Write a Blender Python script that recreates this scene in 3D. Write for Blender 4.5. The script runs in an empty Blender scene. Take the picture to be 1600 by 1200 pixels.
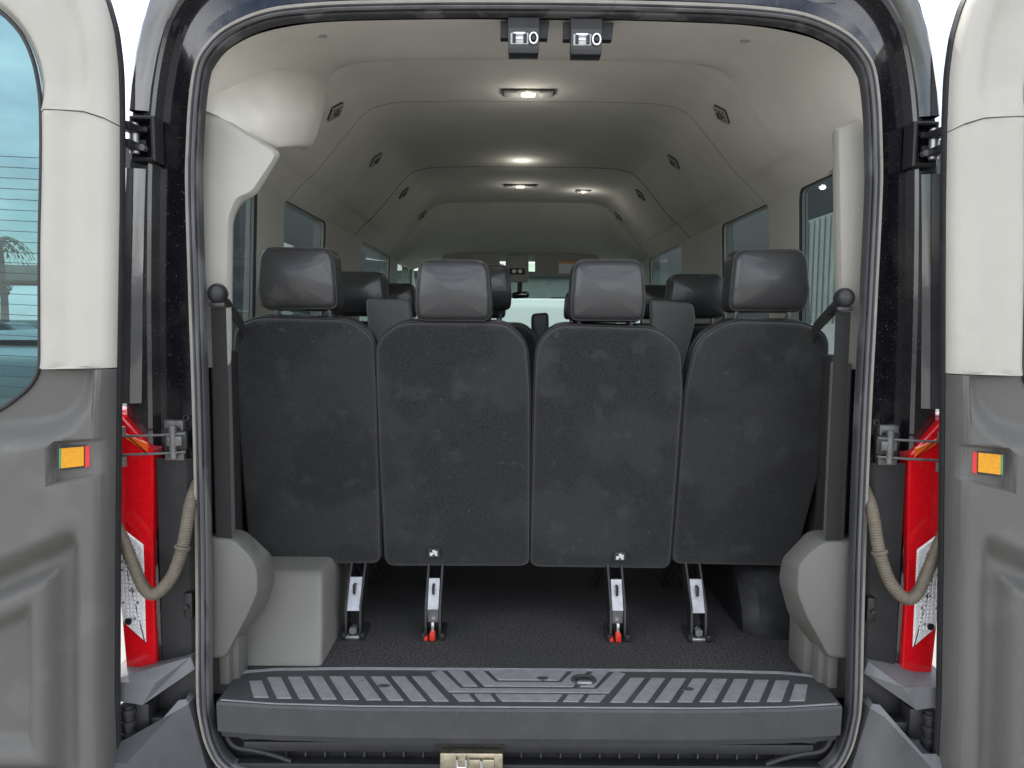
import bpy, bmesh, math, random
import numpy as np
from mathutils import Vector, Matrix
from mathutils.geometry import delaunay_2d_cdt
random.seed(7)
S = bpy.context.scene
C = S.collection
# ------------------------------------------------------------------ camera
CX, CZ, FPX = -.05, 1.64, 1150.0
PT, RL, YW = map(math.radians, (4.8, .4, .05))
cam = bpy.data.cameras.new('camera'); co = bpy.data.objects.new('camera', cam); C.objects.link(co)
cam.sensor_width = 36; cam.lens = FPX / 1600 * 36; cam.clip_start = .05; cam.clip_end = 3000
co.matrix_world = (Matrix.Translation((CX, 0, CZ)) @ Matrix.Rotation(-YW, 4, 'Z') @
                   Matrix.Rotation(math.radians(90) - PT, 4, 'X') @ Matrix.Rotation(RL, 4, 'Z'))
S.camera = co
# ------------------------------------------------------------------ world and sun
W = bpy.data.worlds.new('World'); S.world = W; W.use_nodes = True
nt = W.node_tree; N = nt.nodes; L = nt.links; N.clear()
SUN_EL, SUN_AZ = math.radians(58), math.radians(-35)      # azimuth from +Y towards +X
out = N.new('ShaderNodeOutputWorld'); bg = N.new('ShaderNodeBackground'); sky = N.new('ShaderNodeTexSky')
sky.sky_type = 'NISHITA'; sky.sun_disc = False; sky.sun_elevation = SUN_EL; sky.sun_rotation = SUN_AZ
sky.air_density = 1.2; sky.dust_density = 1.5
tc = N.new('ShaderNodeTexCoord'); mp = N.new('ShaderNodeMapping'); mp.inputs['Scale'].default_value = (1, 1, 2.6)
nz = N.new('ShaderNodeTexNoise'); nz.inputs['Scale'].default_value = 2.3; nz.inputs['Detail'].default_value = 7; nz.inputs['Roughness'].default_value = .55
cr = N.new('ShaderNodeValToRGB'); cr.color_ramp.elements[0].position = .40; cr.color_ramp.elements[1].position = .60
mx = N.new('ShaderNodeMixRGB'); mx.inputs[2].default_value = (14, 14.2, 14.6, 1)
L.new(tc.outputs['Generated'], mp.inputs[0]); L.new(mp.outputs[0], nz.inputs[0]); L.new(nz.outputs[0], cr.inputs[0])
L.new(cr.outputs[0], mx.inputs[0]); L.new(sky.outputs[0], mx.inputs[1]); L.new(mx.outputs[0], bg.inputs[0])
bg.inputs[1].default_value = .11; L.new(bg.outputs[0], out.inputs[0])
sl = bpy.data.lights.new('sun', 'SUN'); so = bpy.data.objects.new('sun', sl); C.objects.link(so)
sl.energy = 2.2; sl.angle = math.radians(.5); sl.color = (1, .95, .87)
sd = Vector((math.sin(SUN_AZ) * math.cos(SUN_EL), math.cos(SUN_AZ) * math.cos(SUN_EL), math.sin(SUN_EL)))
so.rotation_euler = sd.to_track_quat('Z', 'Y').to_euler(); so.location = (0, -3, 8)
S.view_settings.view_transform = 'Standard'; S.view_settings.look = 'None'
S.view_settings.gamma = 1; S.view_settings.use_curve_mapping = False; S.view_settings.exposure = 1.08
S.cycles.use_denoising = True; S.cycles.max_bounces = 10; S.cycles.diffuse_bounces = 7; S.cycles.glossy_bounces = 4
S.cycles.transparent_max_bounces = 12; S.cycles.sample_clamp_indirect = 6

# ------------------------------------------------------------------ measuring: photo pixel -> place
def ray(px, py):
    X = px - 800; V = 600 - py
    x = X * math.cos(RL) - V * math.sin(RL); v = X * math.sin(RL) + V * math.cos(RL)
    y = FPX * math.cos(PT) + v * math.sin(PT); z = -FPX * math.sin(PT) + v * math.cos(PT)
    return (x * math.cos(YW) + y * math.sin(YW), -x * math.sin(YW) + y * math.cos(YW), z)
def PY(px, py, Y): r = ray(px, py); t = Y / r[1]; return Vector((CX + r[0] * t, Y, CZ + r[2] * t))
def PZ(px, py, Z): r = ray(px, py); t = (Z - CZ) / r[2]; return Vector((CX + r[0] * t, r[1] * t, Z))
# ------------------------------------------------------------------ materials
MT = {}
def mat(name, col, rough=.5, metal=0, spec=.5, coat=0, nscale=None, namt=.12, bump=0, bscale=None, spots=None, emit=None, rvar=0, sheen=0, stretch=(1,1,1)):
    m = bpy.data.materials.new(name); m.use_nodes = True; MT[name] = m
    t = m.node_tree; b = t.nodes['Principled BSDF']; b.inputs['Base Color'].default_value = (*col, 1)
    b.inputs['Roughness'].default_value = rough; b.inputs['Metallic'].default_value = metal
    b.inputs['Specular IOR Level'].default_value = spec; b.inputs['Coat Weight'].default_value = coat
    b.inputs['Coat Roughness'].default_value = .04
    if sheen: b.inputs['Sheen Weight'].default_value = sheen; b.inputs['Sheen Roughness'].default_value = .6
    tcn = t.nodes.new('ShaderNodeTexCoord'); mpn = t.nodes.new('ShaderNodeMapping'); mpn.inputs['Scale'].default_value = stretch
    t.links.new(tcn.outputs['Object'], mpn.inputs[0]); vec = mpn.outputs[0]
    def noise(sc, det=5, ro=.6):
        n = t.nodes.new('ShaderNodeTexNoise'); n.inputs['Scale'].default_value = sc; n.inputs['Detail'].default_value = det
        n.inputs['Roughness'].default_value = ro; t.links.new(vec, n.inputs[0]); return n
    last = None
    if nscale:
        n = noise(nscale); r = t.nodes.new('ShaderNodeMapRange'); r.inputs[1].default_value = .3; r.inputs[2].default_value = .7
        r.inputs[3].default_value = 1 - namt; r.inputs[4].default_value = 1 + namt
        t.links.new(n.outputs[0], r.inputs[0])
        mu = t.nodes.new('ShaderNodeVectorMath'); mu.operation = 'SCALE'; mu.inputs[0].default_value = col
        t.links.new(r.outputs[0], mu.inputs['Scale']); last = mu.outputs[0]
        if rvar:
            r2 = t.nodes.new('ShaderNodeMapRange'); r2.inputs[1].default_value = .3; r2.inputs[2].default_value = .7
            r2.inputs[3].default_value = rough - rvar; r2.inputs[4].default_value = rough + rvar
            t.links.new(n.outputs[0], r2.inputs[0]); t.links.new(r2.outputs[0], b.inputs['Roughness'])
    if spots:      # (scale, threshold, colour, strength) dust, grit or lint lying on the thing
        for (sc, th, scol, stg) in spots:
            n = noise(sc, 3, .5); c2 = t.nodes.new('ShaderNodeValToRGB')
            c2.color_ramp.elements[0].position = th; c2.color_ramp.elements[1].position = min(1, th + .08)
            t.links.new(n.outputs[0], c2.inputs[0])
            ml = t.nodes.new('ShaderNodeMath'); ml.operation = 'MULTIPLY'; ml.inputs[1].default_value = stg; t.links.new(c2.outputs[0], ml.inputs[0])
            mxn = t.nodes.new('ShaderNodeMixRGB'); t.links.new(ml.outputs[0], mxn.inputs[0])
            if last: t.links.new(last, mxn.inputs[1])
            else: mxn.inputs[1].default_value = (*col, 1)
            mxn.inputs[2].default_value = (*scol, 1); last = mxn.outputs[0]
    if last: t.links.new(last, b.inputs['Base Color'])
    if bump:
        n = noise(bscale, 3, .6); bp = t.nodes.new('ShaderNodeBump'); bp.inputs['Strength'].default_value = bump; bp.inputs['Distance'].default_value = .002
        t.links.new(n.outputs[0], bp.inputs['Height']); t.links.new(bp.outputs[0], b.inputs['Normal'])
    if emit: b.inputs['Emission Color'].default_value = (*emit[0], 1); b.inputs['Emission Strength'].default_value = emit[1]
    return m
def glass(name, tint, refl=.08):
    m = bpy.data.materials.new(name); m.use_nodes = True; MT[name] = m; t = m.node_tree; t.nodes.clear()
    o = t.nodes.new('ShaderNodeOutputMaterial'); a = t.nodes.new('ShaderNodeBsdfTransparent'); g = t.nodes.new('ShaderNodeBsdfGlossy')
    lw = t.nodes.new('ShaderNodeLayerWeight'); lw.inputs[0].default_value = .5
    pw = t.nodes.new('ShaderNodeMath'); pw.operation = 'POWER'; pw.inputs[1].default_value = 5; fr = t.nodes.new('ShaderNodeMath'); fr.operation = 'MULTIPLY_ADD'
    fr.inputs[1].default_value = .7; fr.inputs[2].default_value = .05; t.links.new(lw.outputs['Facing'], pw.inputs[0]); t.links.new(pw.outputs[0], fr.inputs[0])
    ms = t.nodes.new('ShaderNodeMixShader')
    a.inputs[0].default_value = (*tint, 1); g.inputs[0].default_value = (.9, .95, .95, 1); g.inputs['Roughness'].default_value = .02
    t.links.new(fr.outputs[0], ms.inputs[0]); t.links.new(a.outputs[0], ms.inputs[1]); t.links.new(g.outputs[0], ms.inputs[2]); t.links.new(ms.outputs[0], o.inputs[0])
    return m
BEI = mat('beige_trim', (.43, .415, .37), .55, nscale=3, namt=.05, bump=.5, bscale=420, spots=[(4, .56, (.34, .32, .28), .22), (120, .72, (.25, .23, .2), .35)])
LIN = mat('headliner_fabric', (.60, .575, .51), .95, nscale=4, namt=.07, bump=.5, bscale=500, spec=.2)
GRY = mat('grey_trim', (.098, .095, .090), .5, nscale=4, namt=.08, bump=.6, bscale=420, spots=[(6, .57, (.17, .165, .155), .22), (90, .70, (.2, .195, .18), .3)])
GRL = mat('light_grey_trim', (.33, .32, .285), .5, nscale=4, namt=.05, bump=.3, bscale=900)
PNT = mat('black_paint', (.009, .008, .011), .16, coat=.9, nscale=30, namt=.3, spots=[(260, .66, (.35, .33, .30), .5), (6, .56, (.10, .095, .09), .14)], rvar=.05)
PNT2 = mat('corner_paint', (.02, .02, .026), .09, coat=1, spec=.9, nscale=14, namt=.4, bump=.25, bscale=9, rvar=.04)
PLB = mat('black_plastic', (.018, .018, .02), .5, nscale=20, namt=.25, spots=[(300, .68, (.3, .29, .27), .4)])
PLG = mat('lit_bumper_plastic', (.13, .133, .14), .55, nscale=9, namt=.25, bump=.3, bscale=500, spots=[(5, .5, (.2, .2, .2), .35)], stretch=(1, 1, .4))  # bumper plastic paled: sun and sky on upward faces put into the colour
PL2 = mat('shaded_bumper_plastic', (.062, .064, .068), .55, nscale=9, namt=.3, bump=.3, bscale=500, spots=[(5, .5, (.12, .12, .12), .4)], stretch=(1, 1, .4))  # same bumper plastic darkened: shade of the lower faces put into the colour
STP = mat('scuff_plastic', (.050, .050, .052), .55, nscale=12, namt=.15, bump=.4, bscale=700, spots=[(220, .66, (.3, .28, .25), .25)])
TRD = mat('scuff_tread', (.215, .217, .225), .6, nscale=40, namt=.14, bump=.5, bscale=500, spots=[(30, .64, (.12, .12, .12), .35)])
SEA = mat('seal_rubber', (.035, .035, .038), .62, nscale=15, namt=.3, spots=[(12, .52, (.14, .14, .145), .6)], stretch=(1, 1, .3))
SEL = mat('seal_lip', (.13, .13, .135), .6, nscale=15, namt=.25, spots=[(12, .55, (.06, .06, .065), .5)], stretch=(1, 1, .3))
FLG = mat('flange_metal', (.27, .25, .215), .45, nscale=20, namt=.15, spots=[(60, .66, (.1, .09, .08), .4)])
CPT = mat('carpet', (.062, .060, .060), 1, nscale=150, namt=.75, bump=1, bscale=600, spec=.1, spots=[(170, .60, (.14, .135, .13), .6), (2.2, .5, (.05, .05, .05), .4)])
FAB = mat('seat_back_fabric', (.0155, .0158, .0172), .95, nscale=170, namt=.6, bump=1, bscale=260, spec=.15, sheen=.25,
          spots=[(4, .50, (.042, .042, .043), .36), (14, .60, (.055, .055, .055), .3), (45, .68, (.10, .10, .10), .3), (420, .68, (.16, .16, .16), .5)])
LEA = mat('grey_leather', (.042, .042, .044), .27, coat=.25, nscale=200, namt=.08, bump=.35, bscale=350, spots=[(9, .58, (.2, .19, .18), .15)])
PIP = mat('piping_and_highlight', (.045, .045, .047), .35)  # lighter than the fabric, so highlights on the seat edges are in the colour
LED = mat('dark_leather', (.022, .022, .024), .4, nscale=60, namt=.15, bump=.35, bscale=350)
SEM = mat('seam_shadow_gap', (.12, .115, .10), .9)
CHR = mat('chrome', (.85, .85, .86), .32, metal=1)
BRK = mat('bracket_steel', (.14, .14, .14), .45, metal=.5, nscale=50, namt=.35)
STL = mat('steel', (.42, .42, .43), .42, metal=.8, nscale=40, namt=.2)
DST = mat('dark_steel', (.035, .035, .037), .4, metal=.5, nscale=30, namt=.3)
GLD = mat('zinc_gold', (.45, .40, .30), .35, metal=.9, nscale=60, namt=.25)
RED = mat('red_lens', (.66, .006, .012), .12, coat=.8, nscale=70, namt=.12)
CLR = mat('clear_lens', (.78, .78, .79), .2, metal=0, coat=1, nscale=300, namt=.3)
CL2 = mat('lens_facet', (.42, .42, .44), .1, metal=.6, coat=1)
ORG = mat('amber_lens', (.75, .13, .02), .15, coat=.8)
YEL = mat('amber_reflector', (.66, .29, .004), .35, nscale=200, namt=.15, emit=None)
REDP = mat('red_edge', (.6, .03, .04), .4); GRNP = mat('green_edge', (.05, .35, .15), .4)
HOS = mat('hose_tan', (.13, .11, .08), .6, nscale=30, namt=.2)
LE2 = mat('top_lit_leather', (.15, .15, .155), .4, nscale=200, namt=.08, bump=.35, bscale=350)  # seat leather paled so the armrests look lit from above
BLT = mat('belt_webbing', (.016, .0155, .015), .8, nscale=10, namt=.1, bump=.6, bscale=900)
WHT = mat('white_print', (.75, .75, .75), .6); RDP = mat('red_paint', (.7, .04, .02), .4)
WPT = mat('white_paint', (.34, .35, .35), .25, coat=.5, nscale=3, namt=.04)
SPT = mat('grey_paint', (.06, .07, .08), .25, coat=.5, nscale=3, namt=.1)
CON = mat('pale_concrete', (.30, .29, .275), .9, nscale=1.3, namt=.12, bump=.4, bscale=60, spots=[(9, .6, (.3, .29, .27), .4)])
ASP = mat('asphalt', (.14, .145, .14), .9, nscale=.6, namt=.2, spots=[(3, .6, (.22, .22, .2), .3)])
TYR = mat('tyre', (.02, .02, .02), .85); HUB = mat('hub', (.4, .4, .42), .35, metal=.7)
BLG = mat('light_wall', (.24, .27, .26), .8, nscale=2, namt=.1, stretch=(1, 1, .2)); DKB = mat('dark_wall', (.035, .04, .048), .6, nscale=2, namt=.2)
FBL = mat('grey_green_wall', (.27, .30, .28), .8, nscale=2, namt=.12)
CNP = mat('canopy_paint', (.38, .33, .25), .8, nscale=2, namt=.1)
LEF = mat('leaf', (.05, .09, .025), .7, nscale=9, namt=.4); TRK = mat('bark', (.16, .12, .085), .9, nscale=8, namt=.3)
GBX = mat('box_beige', (.20, .195, .175), .5, nscale=4, namt=.05, bump=.3, bscale=900)
GRY2 = mat('cover_grey', (.13, .128, .117), .5, nscale=4, namt=.05, bump=.3, bscale=900)
LMP = mat('lamp_glow', (.9, .85, .7), .4, emit=((1, .88, .66), 2.6)); LNS = mat('lamp_lens', (.30, .29, .25), .3, nscale=300, namt=.2)
GTE = glass('tinted_teal_glass', (.32, .46, .48)); GSD = glass('side_glass', (.66, .71, .70)); GWS = glass('windshield_glass', (.42, .53, .485))
DGL = mat('dark_glass', (.012, .018, .02), .06, coat=1)
# ------------------------------------------------------------------ mesh helpers
class MB:
    def __init__(s): s.v = []; s.f = []; s.m = []; s.mats = []
    def mi(s, m):
        if m not in s.mats: s.mats.append(m)
        return s.mats.index(m)
    def add(s, vs, fs, m):
        o = len(s.v); s.v += [tuple(p) for p in vs]; k = s.mi(m)
        for f in fs: s.f.append([i + o for i in f]); s.m.append(k)
    def box(s, a, b, m, bev=0, rot=None, seg=2):
        bm = bmesh.new(); bmesh.ops.create_cube(bm, size=1)
        c = [(a[i] + b[i]) / 2 for i in range(3)]; d = [abs(b[i] - a[i]) for i in range(3)]
        for v in bm.verts: v.co = Vector((v.co.x * d[0], v.co.y * d[1], v.co.z * d[2]))
        if bev: bmesh.ops.bevel(bm, geom=bm.edges[:], offset=min(bev, min(d) * .45), segments=seg, affect='EDGES', profile=.5)
        M = Matrix.Translation(c) @ (rot.to_4x4() if rot else Matrix())
        for v in bm.verts: v.co = M @ v.co
        bm.verts.index_update(); s.add([v.co for v in bm.verts], [[v.index for v in f.verts] for f in bm.faces], m); bm.free()
    def rings(s, rs, m, c0=True, c1=True, closed=True):
        n = len(rs[0]); vs = [p for r in rs for p in r]; fs = []
        for i in range(len(rs) - 1):
            for j in range(n if closed else n - 1):
                a = i * n + j; b = i * n + (j + 1) % n; fs.append([a, b, b + n, a + n])
        if c0: fs.append(list(range(n))[::-1])
        if c1: fs.append([(len(rs) - 1) * n + j for j in range(n)])
        s.add(vs, fs, m)
    def sweep(s, path, prof, m, closed=False, up=None):       # prof: list of (a,b) in the frame's plane
        P = [Vector(p) for p in path]; n = len(P); rs = []; upv = Vector(up) if up else None
        prev = None
        for i in range(n):
            if closed: t = P[(i + 1) % n] - P[i - 1]
            else: t = P[min(i + 1, n - 1)] - P[max(i - 1, 0)]
            t.normalize()
            if upv: u = (upv - t * upv.dot(t)).normalized()
            else:
                if prev is None: h = Vector((0, 0, 1)) if abs(t.z) < .9 else Vector((1, 0, 0)); u = (h - t * h.dot(t)).normalized()
                else: u = (prev - t * prev.dot(t)).normalized()
                prev = u
            w = t.cross(u); rs.append([P[i] + u * a + w * b for a, b in (prof[i] if isinstance(prof[0], list) else prof)])
        if closed: rs.append(rs[0])
        s.rings(rs, m, not closed, not closed)
    def tube(s, path, r, m, n=10, closed=False):
        rr = r if isinstance(r, list) else None
        mk = lambda q: [(q * math.cos(2 * math.pi * k / n), q * math.sin(2 * math.pi * k / n)) for k in range(n)]
        s.sweep(path, [mk(q) for q in rr] if rr else mk(r), m, closed)
    def cyl(s, a, b, r, m, n=16, r2=None): s.tube([a, b], [r, r2 if r2 is not None else r], m, n)
    def build(s, name, parent=None, sharp=35, mirror=False):
        me = bpy.data.meshes.new(name)
        v = [(-x, y, z) for x, y, z in s.v] if mirror else s.v
        me.from_pydata(v, [], [f[::-1] for f in s.f] if mirror else s.f)
        for m in s.mats: me.materials.append(m)
        me.polygons.foreach_set('material_index', s.m); me.update()
        bm = bmesh.new(); bm.from_mesh(me)
        bmesh.ops.remove_doubles(bm, verts=bm.verts, dist=1e-5)
        bmesh.ops.recalc_face_normals(bm, faces=bm.faces); bm.to_mesh(me); bm.free()
        me.shade_smooth(); me.set_sharp_from_angle(angle=math.radians(sharp))
        o = bpy.data.objects.new(name, me); C.objects.link(o)
        if parent: setpar(o, parent)
        return o
def wloc(o):
    v = Vector(o.location)
    return v + wloc(o.parent) if o.parent and tuple(o.matrix_parent_inverse.translation) == (0, 0, 0) else v
def setpar(o, p):
    o.parent = p
    o.matrix_parent_inverse = Matrix.Translation(-origin(p))
def origin(o):      # world origin of an unrotated object
    v = Vector(o.location)
    if o.parent: v = v + o.matrix_parent_inverse.translation + origin(o.parent)
    return v
def tag(o, label=None, cat=None, group=None, kind=None):
    if label: o['label'] = label
    if cat: o['category'] = cat
    if group: o['group'] = group
    if kind: o['kind'] = kind
    return o
def empty(name, loc, label, cat, group=None):
    o = bpy.data.objects.new(name, None); C.objects.link(o); o.location = loc; o.empty_display_size = .2
    return tag(o, label, cat, group)
def copy_tree(o, parent=None):
    c = o.copy(); C.objects.link(c)
    if parent: c.parent = parent; c.matrix_parent_inverse = o.matrix_parent_inverse.copy()
    for ch in [x for x in C.objects if x.parent == o]: copy_tree(ch, c)
    return c
def fillet(pts, rad, n=6, closed=True):
    P = [Vector(p) for p in pts]; out = []; k = len(P)
    for i in range(k):
        r = rad[i] if isinstance(rad, (list, tuple)) else rad
        if (not closed and i in (0, k - 1)) or r <= 0: out.append(P[i]); continue
        a, b, c = P[i - 1], P[i], P[(i + 1) % k]
        r = min(r, (a - b).length * .45, (c - b).length * .45)
        p = b + (a - b).normalized() * r; q = b + (c - b).normalized() * r
        for j in range(n + 1): t = j / n; out.append(p * (1 - t) ** 2 + b * 2 * t * (1 - t) + q * t * t)
    return out
def resample(pts, n, closed=False):
    P = [Vector(p) for p in pts] + ([Vector(pts[0])] if closed else [])
    d = [0]
    for i in range(1, len(P)): d.append(d[-1] + (P[i] - P[i - 1]).length)
    out = []; j = 0; m = n if closed else n - 1
    for k in range(n):
        t = d[-1] * k / m
        while j < len(P) - 2 and d[j + 1] < t: j += 1
        s = (t - d[j]) / max(1e-9, d[j + 1] - d[j]); out.append(P[j].lerp(P[j + 1], min(1, max(0, s))))
    return out
def smooth_curve(pts, k=6, closed=False):
    P = [Vector(p) for p in pts]; n = len(P); out = []
    rng = range(n if closed else n - 1)
    for i in rng:
        a = P[i - 1] if closed or i > 0 else P[0]; b = P[i]; c = P[(i + 1) % n]; d = P[(i + 2) % n] if closed or i + 2 < n else P[-1]
        for j in range(k):
            t = j / k
            out.append(.5 * ((2 * b) + (c - a) * t + (2 * a - 5 * b + 4 * c - d) * t * t + (3 * b - a - 3 * c + d) * t ** 3))
    if not closed: out.append(P[-1])
    return out
def inset(poly, d):
    n = len(poly); A = sum(poly[i][0] * poly[(i + 1) % n][1] - poly[(i + 1) % n][0] * poly[i][1] for i in range(n)); sg = 1 if A > 0 else -1
    out = []
    for i in range(n):
        a, b, c = Vector(poly[i - 1][:2]), Vector(poly[i][:2]), Vector(poly[(i + 1) % n][:2])
        t1 = (b - a); t2 = (c - b)
        if t1.length < 1e-9: t1 = t2
        if t2.length < 1e-9: t2 = t1
        t1 = t1.normalized(); t2 = t2.normalized()
        nn = Vector((-(t1.y + t2.y), t1.x + t2.x)) * sg
        if nn.length < 1e-6: nn = Vector((-t1.y, t1.x)) * sg
        nn.normalize(); cs = max(.5, nn.dot(Vector((-t1.y, t1.x)) * sg)); out.append(b + nn * d / cs)
    return out
def inpoly(x, y, P):
    c = False; n = len(P)
    for i in range(n):
        x1, y1 = P[i][0], P[i][1]; x2, y2 = P[i - 1][0], P[i - 1][1]
        if (y1 > y) != (y2 > y) and x < (x2 - x1) * (y - y1) / (y2 - y1) + x1: c = not c
    return c
def dist_poly(X, Y, P, closed=True):          # numpy: distance of many points to a polyline
    D = np.full(len(X), 1e9); n = len(P)
    for i in range(n if closed else n - 1):
        ax, ay = P[i][0], P[i][1]; bx, by = P[(i + 1) % n][0], P[(i + 1) % n][1]; dx, dy = bx - ax, by - ay
        l = dx * dx + dy * dy
        if l < 1e-14: continue
        t = np.clip(((X - ax) * dx + (Y - ay) * dy) / l, 0, 1); D = np.minimum(D, np.hypot(X - ax - t * dx, Y - ay - t * dy))
    return D
def sheet(outer, holes, step, keep=None, extra=()):     # exact-edged triangulated sheet of a 2-D region -> pts, tris
    vs = []; es = []
    for lp in [outer] + list(holes):
        o = len(vs); vs += [Vector((p[0], p[1])) for p in lp]; es += [(o + i, o + (i + 1) % len(lp)) for i in range(len(lp))]
    for ln in extra:
        o = len(vs); vs += [Vector((p[0], p[1])) for p in ln]; es += [(o + i, o + i + 1) for i in range(len(ln) - 1)]
    if step:
        x0, x1 = min(p[0] for p in outer), max(p[0] for p in outer); y0, y1 = min(p[1] for p in outer), max(p[1] for p in outer)
        g = [(x, y) for y in np.arange(y0, y1, step) for x in np.arange(x0, x1, step)]
        X = np.array([a for a, b in g]); Y = np.array([b for a, b in g]); D = dist_poly(X, Y, outer)
        for h in holes: D = np.minimum(D, dist_poly(X, Y, h))
        for (a, b), d in zip(g, D):
            if d > step * .5 and inpoly(a, b, outer) and not any(inpoly(a, b, h) for h in holes): vs.append(Vector((a, b)))
    r = delaunay_2d_cdt(vs, es, [], 0, 1e-6); pts, tris = r[0], r[2]; ok = []
    for t in tris:
        cx = sum(pts[i].x for i in t) / len(t); cy = sum(pts[i].y for i in t) / len(t)
        if inpoly(cx, cy, outer) and not any(inpoly(cx, cy, h) for h in holes) and (keep is None or keep(cx, cy)): ok.append(list(t))
    return [(p.x, p.y) for p in pts], ok
def plate(mb, outer, holes, fn0, fn1, m, m1=None, mr=None):      # slab between two mappings of the 2-D region, with rims
    p, t = sheet(outer, holes, 0); mb.add([fn0(*q) for q in p], t, m); mb.add([fn1(*q) for q in p], [f[::-1] for f in t], m1 or m)
    for lp in [outer] + list(holes): mb.rings([[fn0(q[0], q[1]) for q in lp], [fn1(q[0], q[1]) for q in lp]], mr or m, False, False)
def boundary_edges(tris):
    e = {}
    for t in tris:
        for i in range(len(t)): a, b = t[i], t[(i + 1) % len(t)]; e.setdefault((min(a, b), max(a, b)), []).append((a, b))
    return [v[0] for v in e.values() if len(v) == 1]
sstep = lambda x: np.clip(x, 0, 1) ** 2 * (3 - 2 * np.clip(x, 0, 1))
def plump(mb, poly, layers, fn, m, crown=0, flat_end=True):
    """poly 2-D outline; layers [(inset, depth)], fn(a,b,depth)->3-D; the first layer carries a gently crowned face"""
    c = Vector((sum(p[0] for p in poly) / len(poly), sum(p[1] for p in poly) / len(poly)))
    rs = []; q0 = inset(poly, layers[0][0])
    for sc, k in ((.15, 1), (.4, .85), (.65, .55), (.85, .22)):
        rs.append([fn(c.x + (p[0] - c.x) * sc, c.y + (p[1] - c.y) * sc, layers[0][1] + crown * k) for p in q0])
    for ins, d in layers: rs.append([fn(p[0], p[1], d) for p in inset(poly, ins)])
    mb.rings(rs, m)
def mirrorp(pts): return [(-p[0], p[1]) for p in pts]
M3 = lambda p: (-p[0], p[1], p[2])

# ================================================================== THE SETTING
g = MB(); g.add([(-900, -900, 0), (900, -900, 0), (900, 900, 0), (-900, 900, 0)], [[0, 1, 2, 3]], ASP)
tag(g.build('ground'), 'grey asphalt of the car lot', kind='structure')
g = MB()
for i in range(-7, 8):
    for j in range(-8, 9): g.box((i * 1.5 + .006, j * 1.5 + .006, .0), (i * 1.5 + 1.494, j * 1.5 + 1.494, .006), CON)
tag(g.build('pavement'), 'pale concrete slabs under the van', kind='structure')

# ================================================================== THE VAN
Y0 = 1.76
van = empty('passenger_van', (0, 4.4, 0), 'black high-roof passenger van seen from behind with both rear doors swung wide open', 'van')
# aperture (A) and body outline (B) of the rear, right halves from top centre to bottom centre
Ah = [(0, 2.378), (.2, 2.377), (.39, 2.373), (.5, 2.368), (.6, 2.357), (.67, 2.336), (.728, 2.305), (.767, 2.266), (.789, 2.225), (.803, 2.15), (.812, 2.05), (.817, 1.95), (.817, 1.7), (.816, 1.45), (.818, 1.15), (.822, .93), (.827, .72), (.822, .645), (.806, .575), (.772, .520), (.70, .484), (.5, .468), (0, .463)]
Bh = [(0, 2.60), (.25, 2.60), (.47, 2.592), (.6, 2.58), (.70, 2.562), (.79, 2.525), (.85, 2.475), (.89, 2.42), (.915, 2.36), (.94, 2.27), (.958, 2.18), (.972, 2.05), (.99, 1.8), (1.0, 1.6), (1.006, 1.3), (.998, 1.0), (.985, .80), (.985, .74), (1.0, .68), (1.02, .62), (1.0, .50), (.7, .47), (0, .465)]
def full(h): return [Vector(p) for p in h] + [Vector((-p[0], p[1])) for p in h[-2:0:-1]]
A = full(Ah); B = full(Bh)
def dens(P, k=4): return smooth_curve([(p.x, p.y) for p in P], k, True)
Ad, Bd = dens(A), dens(B)
mix = lambda t: [a.lerp(b, t) for a, b in zip(Ad, Bd)]
def ring3(P, Y): return [(p.x, Y, p.y) for p in P]
rf = MB()
sec = [(.0, 1.775), (.0, 1.782), (.10, 1.80), (.24, 1.805), (.27, 1.828), (.60, 1.835), (.635, 1.805), (.68, 1.800), (.80, 1.806), (.9, 1.808), (.985, 1.812), (1.0, 1.825), (1.0, 1.95)]
rf.rings([ring3(mix(t), y) for t, y in sec], PNT, False, False)
rfo = rf.build('rear_body_frame', van, 28); tag(rfo, 'glossy black painted metal around the rear door opening, dusty')
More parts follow.
